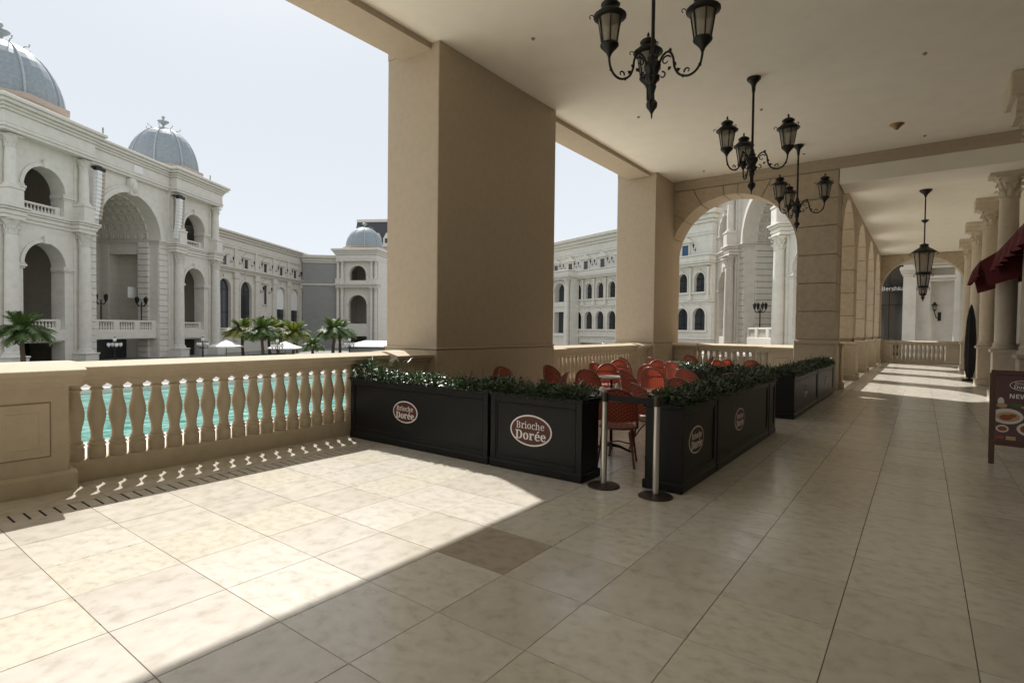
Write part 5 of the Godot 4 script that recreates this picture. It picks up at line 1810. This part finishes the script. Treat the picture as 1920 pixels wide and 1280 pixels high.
	var tx := inst(text("Bershka", 0.37, 0.05, false, false), "lettering", M.logo_white, s)
	tx.position = Vector3(-1.70, 4.75, -0.15)
	begin()
	bevel(Vector3(-1.1, -3, -0.6), Vector3(-0.36, 5.6, 0.25), 0.02)
	obj("pilaster", M.facade, s)
	mouldings(s, "pilaster_capital", -1.1, -0.36, 0.25, -0.6, [[5.6, 5.75, 0.08], [5.76, 5.9, 0.16], [5.91, 6.2, 0.22]], M.facade)
	begin()
	box(Vector3(-0.36, -3, -0.9), Vector3(0.42, 9.0, -0.4))
	obj("wall", M.facade, s)
	begin()
	box(Vector3(0.42, -3, -1.6), Vector3(1.7, 9.0, -1.1))
	obj("wall", M.facade, s)
	mouldings(s, "string_course", -0.36, 1.7, -0.35, -1.6, [[5.2, 5.35, 0.05], [5.36, 5.6, 0.12], [6.1, 6.3, 0.1], [6.31, 6.7, 0.22]], M.facade)
	for k in 3:
		far_column(s, 1.85 + 0.62 * k, -0.4 - 0.3 * k, 0.17, -3.0, 7.6, M.facade, 0.8)
	begin()
	box(Vector3(1.7, -3, -2.6), Vector3(9.0, 9.0, -2.2))
	obj("wall", M.facade, s)
	mouldings(s, "entablature", -4.6, 9.0, 0.0, -2.4, [[7.6, 8.0, 0.1], [8.01, 8.8, 0.0], [8.81, 9.3, 0.5]], M.facade)
	var lp := thing("wall_lantern", "black wall lantern on the grey shop beyond the far arch", "lamp", at(0.95, 3.0, -48.1))
	lantern(lp, at(-0.28, 0.15, 0.45), 1.0)
	begin()
	tube([Vector3(0.0, -0.25, 0.02), Vector3(-0.05, -0.35, 0.25), Vector3(-0.2, -0.25, 0.42), Vector3(-0.28, 0.1, 0.45)], [0.035, 0.03, 0.03, 0.025], 7)
	bevel(Vector3(-0.09, -0.5, 0.0), Vector3(0.09, 0.1, 0.05), 0.01)
	obj("bracket", M.iron, lp)

func wall_side(p: Node3D, s: int) -> void:
	begin()
	box(Vector3(s * 4.6 - 0.4, -3.0, -9.0), Vector3(s * 4.6 + 0.0 if s > 0 else s * 4.6 + 0.4, 15.6, -0.9))
	obj("side_wall", M.facade, p)

# ------------------------------------------------------------------ board, awning, parasol
func small_things() -> void:
	# menu board: a folding wooden A-frame, facing the viewpoint
	var b := thing("menu_board", "brown wooden A-frame menu board with dark red food poster", "sign", at(0.70, 0, -9.0, -0.10))
	var lean := Transform3D(Basis(Vector3.RIGHT, -0.12), Vector3.ZERO)
	for s in [0.0, 0.72]:
		begin()
		bevel(Vector3(s, 0.0, -0.02), Vector3(s + 0.055, 1.165, 0.015), 0.004, lean)
		obj("front_leg", M.brown_wood, b)
		begin()
		bevel(Vector3(s - 0.012, 0.0, -0.02), Vector3(s + 0.043, 1.14, 0.012), 0.004, Transform3D(Basis(Vector3.RIGHT, 0.20), Vector3(0, 0, -0.42)))
		obj("rear_leg", M.brown_wood, b)
	for y in [[1.11, 1.165], [0.235, 0.30]]:
		begin()
		bevel(Vector3(0.056, y[0], -0.018), Vector3(0.719, y[1], 0.0135), 0.004, lean)
		obj("rail", M.brown_wood, b)
	begin()
	bevel(Vector3(0.057, 0.301, -0.012), Vector3(0.718, 1.109, 0.004), 0.001, lean)
	var po := obj("poster", M.poster, b)
	var disc := func(x: float, y: float, w: float, h: float, z: float, mat: Material, called: String) -> void:
		begin()
		slab(ellipse(w, h, 28), 0.0, 0.0012)
		var o := obj(called, mat, po)
		o.transform = lean * Transform3D(Basis.IDENTITY, Vector3(x, y, 0.0045 + z))
	disc.call(0.30, 0.985, 0.25, 0.125, 0.0, M.logo_white, "printed_oval")
	disc.call(0.30, 0.985, 0.235, 0.112, 0.0014, M.logo_brown, "printed_oval")
	for q in [["Brioche", 0.042, 1.010, 0.30, true, false, 0.003], ["Dorée", 0.058, 0.965, 0.30, true, true, 0.003], ["NEW ARRIVAL", 0.075, 0.85, 0.42, false, true, 0.0]]:
		var t := inst(text(q[0], q[1], 0.0015, q[5], q[4]), "lettering", M.logo_white, po)
		t.transform = lean * Transform3D(Basis.IDENTITY, Vector3(q[3], q[2], 0.006 + q[6]))
	for d in [[0.16, 0.60, 0.30, 0.19, 0.0, "plate_white"], [0.17, 0.595, 0.22, 0.12, 0.0014, "food_cream"], [0.15, 0.585, 0.12, 0.07, 0.0028, "food_red"], [0.21, 0.61, 0.07, 0.04, 0.0042, "food_red"],
			[0.40, 0.46, 0.30, 0.18, 0.0, "plate_white"], [0.40, 0.46, 0.24, 0.13, 0.0014, "food_red"], [0.37, 0.49, 0.12, 0.05, 0.0028, "food_green"], [0.47, 0.46, 0.10, 0.08, 0.0042, "food_cream"],
			[0.12, 0.445, 0.12, 0.09, 0.0, "plate_white"], [0.12, 0.445, 0.09, 0.06, 0.0014, "food_red"], [0.60, 0.62, 0.24, 0.14, 0.0, "plate_white"], [0.60, 0.62, 0.18, 0.09, 0.0014, "food_cream"],
			[0.10, 0.78, 0.06, 0.10, 0.0, "plate_white"], [0.11, 0.73, 0.10, 0.06, 0.0016, "food_cream"], [0.24, 0.745, 0.12, 0.05, 0.0, "food_green"], [0.40, 0.745, 0.16, 0.06, 0.0, "food_red"], [0.56, 0.77, 0.14, 0.08, 0.0, "food_green"], [0.33, 0.72, 0.10, 0.03, 0.0016, "food_cream"]]:
		disc.call(d[0], d[1], d[2], d[3], d[4], M[d[5]], "printed_dish")
	for d in [[0.10, 0.335, 0.07, 0.04, "food_red"], [0.20, 0.335, 0.09, 0.045, "food_cream"]]:
		begin()
		box(Vector3(-d[2] / 2, -d[3] / 2, 0), Vector3(d[2] / 2, d[3] / 2, 0.0012))
		var o := obj("printed_label", M[d[4]], po)
		o.transform = lean * Transform3D(Basis.IDENTITY, Vector3(d[0], d[1], 0.0045))
	# shop awnings on the wall behind the columns
	for i in 2:
		var z0: float = [-9.5, -15.7][i]; var z1: float = [-14.9, -18.4][i]
		var xf: float = [1.17, 1.0][i]; var yf: float = [3.22, 3.2][i]
		var aw := thing("awning", ["nearer dark red shop awning cut by the right edge of the picture", "farther red shop awning whose tip sticks out before the columns"][i], "awning", at(0, 0, 0), "red shop awnings")
		var q := [Vector3(2.2, yf + 0.85, z0), Vector3(xf, yf, z0), Vector3(xf, yf, z1), Vector3(2.2, yf + 0.85, z1)]
		var n := 16
		begin()
		for k in n:
			var f0 := k / float(n); var f1 := (k + 1) / float(n)
			var a0: Vector3 = q[0].lerp(q[3], f0); var a1: Vector3 = q[0].lerp(q[3], f1); var b0: Vector3 = q[1].lerp(q[2], f0); var b1: Vector3 = q[1].lerp(q[2], f1)
			for j in 6:
				var g0 := j / 6.0; var g1 := (j + 1) / 6.0
				var sag := func(f: float, g: float) -> Vector3: return Vector3.DOWN * (0.10 * sin(g * PI) + 0.02 * sin(f * 40.0) * g)
				quad(b1.lerp(a1, g0) + sag.call(f1, 1 - g0), b1.lerp(a1, g1) + sag.call(f1, 1 - g1), b0.lerp(a0, g1) + sag.call(f0, 1 - g1), b0.lerp(a0, g0) + sag.call(f0, 1 - g0))
		obj("canopy", M.awning_red, aw)
		begin()
		for k in 48:
			var f0 := k / 48.0; var f1 := (k + 1) / 48.0
			var b0: Vector3 = q[1].lerp(q[2], f0); var b1: Vector3 = q[1].lerp(q[2], f1)
			var d0 := Vector3(-0.05 + 0.05 * sin(f0 * 90.0), -0.30 - 0.05 * abs(sin(f0 * 24.0)), 0); var d1 := Vector3(-0.05 + 0.05 * sin(f1 * 90.0), -0.30 - 0.05 * abs(sin(f1 * 24.0)), 0)
			quad(b1 + Vector3(0, 0.03, 0), b0 + Vector3(0, 0.03, 0), b0 + d0, b1 + d1)
		obj("valance", M.awning_red, aw)
		for z in [z0, z1]:
			begin()
			tri(Vector3(2.2, yf + 0.85, z), Vector3(xf, yf, z), Vector3(xf + 0.12, yf - 0.55, z)); tri(Vector3(2.2, yf + 0.85, z), Vector3(xf + 0.12, yf - 0.55, z), Vector3(2.2, yf - 0.2, z))
			obj("side_flap", M.awning_red, aw)
		for k in 4:
			begin()
			var z := lerpf(z0, z1, (k + 0.5) / 4.0)
			tube([Vector3(2.2, yf - 0.2, z), Vector3(xf + 0.02, yf - 0.03, z)], [0.018], 6)
			obj("arm", M.iron, aw)
	# folded parasol under a black cover
	begin()
	lathe([Vector2(0, 0.12), Vector2(0.08, 0.12), Vector2(0.13, 0.4), Vector2(0.15, 0.9), Vector2(0.14, 1.5), Vector2(0.11, 2.1), Vector2(0.06, 2.45), Vector2(0.02, 2.6), Vector2(0, 2.62)], 20, Vector3.ZERO, 7, 0.12)
	var fp := thing("folded_parasol", "closed parasol in a black cover between the far columns", "parasol", at(1.34, 0, -24.4))
	obj("cover", M.black_cloth, fp)
	begin()
	lathe([Vector2(0, 0), Vector2(0.2, 0), Vector2(0.2, 0.06), Vector2(0.04, 0.09), Vector2(0.03, 0.14)], 20)
	obj("foot", M.iron, fp)

# ------------------------------------------------------------------ plaza
func frond_mesh(l: float, droop: float, sd: int) -> ArrayMesh:
	rng.seed = sd
	begin()
	var pts := []
	for i in 11:
		var f := i / 10.0
		pts.append(Vector3(0, f * l * 0.45 - droop * f * f * l * 0.95, f * l * (1.0 - 0.22 * f * droop)))
	tube(pts, [0.03, 0.028, 0.025, 0.022, 0.02, 0.017, 0.014, 0.011, 0.009, 0.006, 0.004], 5)
	for i in 34:
		var f := 0.14 + 0.84 * i / 33.0
		var k := f * 10.0
		var a: Vector3 = pts[int(k)]; var b: Vector3 = pts[min(int(k) + 1, 10)]
		var o := a.lerp(b, k - int(k))
		var d := (b - a).normalized()
		for s in [-1.0, 1.0]:
			var ll := l * 0.30 * (1.0 - pow(abs(f - 0.45) * 1.3, 2.0)) * rng.randf_range(0.85, 1.1)
			var dir := (Vector3(s, rng.randf_range(-0.1, 0.35), 0.0) + d * 0.9).normalized()
			var tip := o + dir * ll + Vector3.DOWN * ll * rng.randf_range(0.15, 0.45)
			var w := d * 0.05 * l / 2.0
			tri(o - w, o + w, tip)
	return mesh()

func plaza_things() -> void:
	# palms: trunk and a crown of separate fronds
	begin()
	var trunk := []; var rad := []
	for i in 19:
		trunk.append(Vector3(0.04 * sin(i * 0.4), i * 0.2, 0.03 * cos(i * 0.5)))
		rad.append(0.20 - 0.004 * i + (0.02 if i % 2 else 0.0))
	tube(trunk, rad, 10)
	var tm := mesh()
	var fr := [frond_mesh(2.6, 0.6, 3), frond_mesh(2.4, 0.95, 4), frond_mesh(2.1, 0.35, 5)]
	rng.seed = 99
	var spots := [[-63.1, -12.7, 1.05, 0, "fan of dark palm fronds in front of the left palace wing"],
		[-71.5, -36.4, 1.05, 1, "leftmost yellowish palm of the palm row before the long wing"], [-65.6, -35.9, 1.05, 0, "dark green palm second from the left in the palm row"], [-71.5, -41.4, 1.05, 0, "green palm in the middle of the palm row"],
		[-64.3, -39.3, 1.0, 1, "yellowish palm right of the middle of the palm row"], [-63.7, -44.8, 1.1, 0, "dark palm on the right, before the domed tower's base"], [-58.7, -38.5, 0.62, 0, "low bushy young palm at the plaza edge"], [-76.0, -47.0, 1.0, 0, "palm behind the others in the palm row"], [-68.5, -38.4, 1.05, 1, "yellow tipped palm squeezed between its neighbours"], [-66.0, -47.5, 1.05, 0, "farthest right palm of the plaza"]]
	for s in spots:
		var p := thing("palm_tree", s[4], "palm tree", Transform3D(Basis(Vector3.UP, rng.randf() * TAU).scaled(Vector3.ONE * s[2]), Vector3(s[0], -3.0, s[1])), "palms on the plaza")
		inst(tm, "trunk", M.trunk, p)
		for k in 46:
			var tier := k / 46.0
			var m: Mesh = fr[0] if tier < 0.4 else fr[1] if tier < 0.75 else fr[2]
			var f := inst(m, "frond", M.palm_yellow if s[3] == 1 and k % 3 != 0 else M.palm_leaf, p)
			var pitch: float = lerp(0.35, -0.95, tier) + rng.randf_range(-0.12, 0.12)
			f.transform = Transform3D(Basis(Vector3.UP, k * 2.399 + rng.randf_range(-0.2, 0.2)) * Basis(Vector3.RIGHT, pitch), Vector3(0, 3.6, 0))
	# globe lamp posts
	var lamps := [[-70.7, -21.9, "lamp post with white globes before the coffered arch"], [-69.4, -30.5, "lamp post with white globes left of the palms"], [-58.4, -33.7, "lamp post with white globes beside the young palm"], [-62.4, -40.7, "lamp post with white globes right of the palms"], [-60.2, -44.8, "lamp post with white globes by the white kiosk"], [-14.2, -58.0, "lamp post with white globes seen through the gallery arch"], [-31.0, -60.0, "lamp post with white globes seen between the pillars"]]
	var proto: Node3D
	for i in lamps.size():
		var t := at(lamps[i][0], -3.0, lamps[i][1], i * 0.7)
		if i:
			copy(proto, t, lamps[i][2])
			continue
		proto = thing("lamp_post", lamps[0][2], "street lamp", t, "globe lamp posts on the plaza")
		begin()
		lathe([Vector2(0.22, 0), Vector2(0.24, 0.15), Vector2(0.14, 0.4), Vector2(0.09, 0.6), Vector2(0.07, 1.9), Vector2(0.1, 1.95), Vector2(0.05, 2.0), Vector2(0.04, 2.6)], 10)
		obj("post", M.iron, proto)
		for k in 5:
			var b := Basis(Vector3.UP, TAU * k / 4)
			var o := b * Vector3(0.55, 2.05, 0) if k < 4 else Vector3(0, 2.6, 0)
			begin()
			if k < 4: tube([b * Vector3(0.05, 1.9, 0), b * Vector3(0.3, 1.8, 0), b * Vector3(0.52, 1.85, 0), b * Vector3(0.55, 2.02, 0)], [0.03], 6)
			lathe([Vector2(0.05, 0), Vector2(0.12, 0.02), Vector2(0.05, 0.06)], 8, o)
			lathe([Vector2(0.17, 0.46), Vector2(0.1, 0.54), Vector2(0.03, 0.6), Vector2(0, 0.66)], 8, o)
			obj("arm", M.iron, proto)
			begin()
			lathe([Vector2(0.06, 0.05), Vector2(0.15, 0.15), Vector2(0.18, 0.3), Vector2(0.16, 0.47), Vector2(0, 0.5)], 10, o)
			obj("globe", M.lamp_glass, proto)
	# kiosk and parasol
	var k := thing("kiosk", "low white roofed kiosk at the right end of the plaza", "kiosk", at(-60.0, -3.0, -49.0, 0.64))
	begin()
	bevel(Vector3(-3.0, 0, -2), Vector3(6.0, 1.75, 2), 0.05)
	obj("counter", M.render_grey, k)
	begin()
	var A := Vector3(-3.8, 2.05, 2.6); var B := Vector3(6.8, 2.05, 2.6); var C := Vector3(6.8, 2.05, -2.6); var D := Vector3(-3.8, 2.05, -2.6)
	quad(A, B, Vector3(5.5, 2.75, 0), Vector3(-1.5, 2.75, 0)); quad(C, D, Vector3(-1.5, 2.75, 0), Vector3(5.5, 2.75, 0)); tri(D, A, Vector3(-1.5, 2.75, 0)); tri(B, C, Vector3(5.5, 2.75, 0))
	box(Vector3(-3.8, 1.9, -2.6), Vector3(6.8, 2.05, 2.6))
	obj("roof", M.canopy_white, k)
	var um := [[-70.0, -33.6, "white parasol left of the palms"], [-61.5, -36.5, "long low white canopy behind the young palm"]]
	for i in 2:
		var u := thing("parasol", um[i][2], "parasol", at(um[i][0], -3.0, um[i][1]), "white canopies on the plaza")
		begin()
		lathe([Vector2(2.1, 2.0), Vector2(1.0, 2.35), Vector2(0, 2.75)], 8)
		lathe([Vector2(2.1, 1.85), Vector2(2.1, 2.0)], 8)
		obj("canopy", M.canopy_white, u)
		begin()
		tube([Vector3(0, 0, 0), Vector3(0, 2.7, 0)], [0.05], 8)
		obj("pole", M.render_grey, u)
	# low planter walls
	for i in 3:
		var w := thing("plaza_planter", ["long pale planter wall under the palm row", "pale planter wall right of the palm row", "pale planter wall around the left palm"][i], "planter", at([-68.0, -62.0, -63.5][i], -3.0, [-38.0, -45.0, -12.5][i], [0.55, 0.7, 0.5][i]), "plaza planter walls")
		begin()
		bevel(Vector3([-1.6, -1.6, -1.8][i], 0, [-6.5, -2.5, -1.8][i]), Vector3([1.6, 1.6, 1.8][i], 0.7, [6.5, 2.5, 1.8][i]), 0.06)
		obj("wall", M.facade, w)
		begin()
		for q in 900:
			var lo: float = [-6.3, -2.3, -1.6][i]
			var o := Vector3(rng.randf_range(-1.5, 1.5), 0.68, rng.randf_range(lo, -lo))
			var d := Vector3(rng.randf_range(-1, 1), rng.randf_range(0.6, 1.6), rng.randf_range(-1, 1)).normalized()
			leaf(o, d, d.cross(Vector3(0.3, 0.2, 0.9)).normalized(), rng.randf_range(0.25, 0.5), 0.07)
		obj("ground_cover", M.leaf_mid, w).set_meta("kind", "stuff")
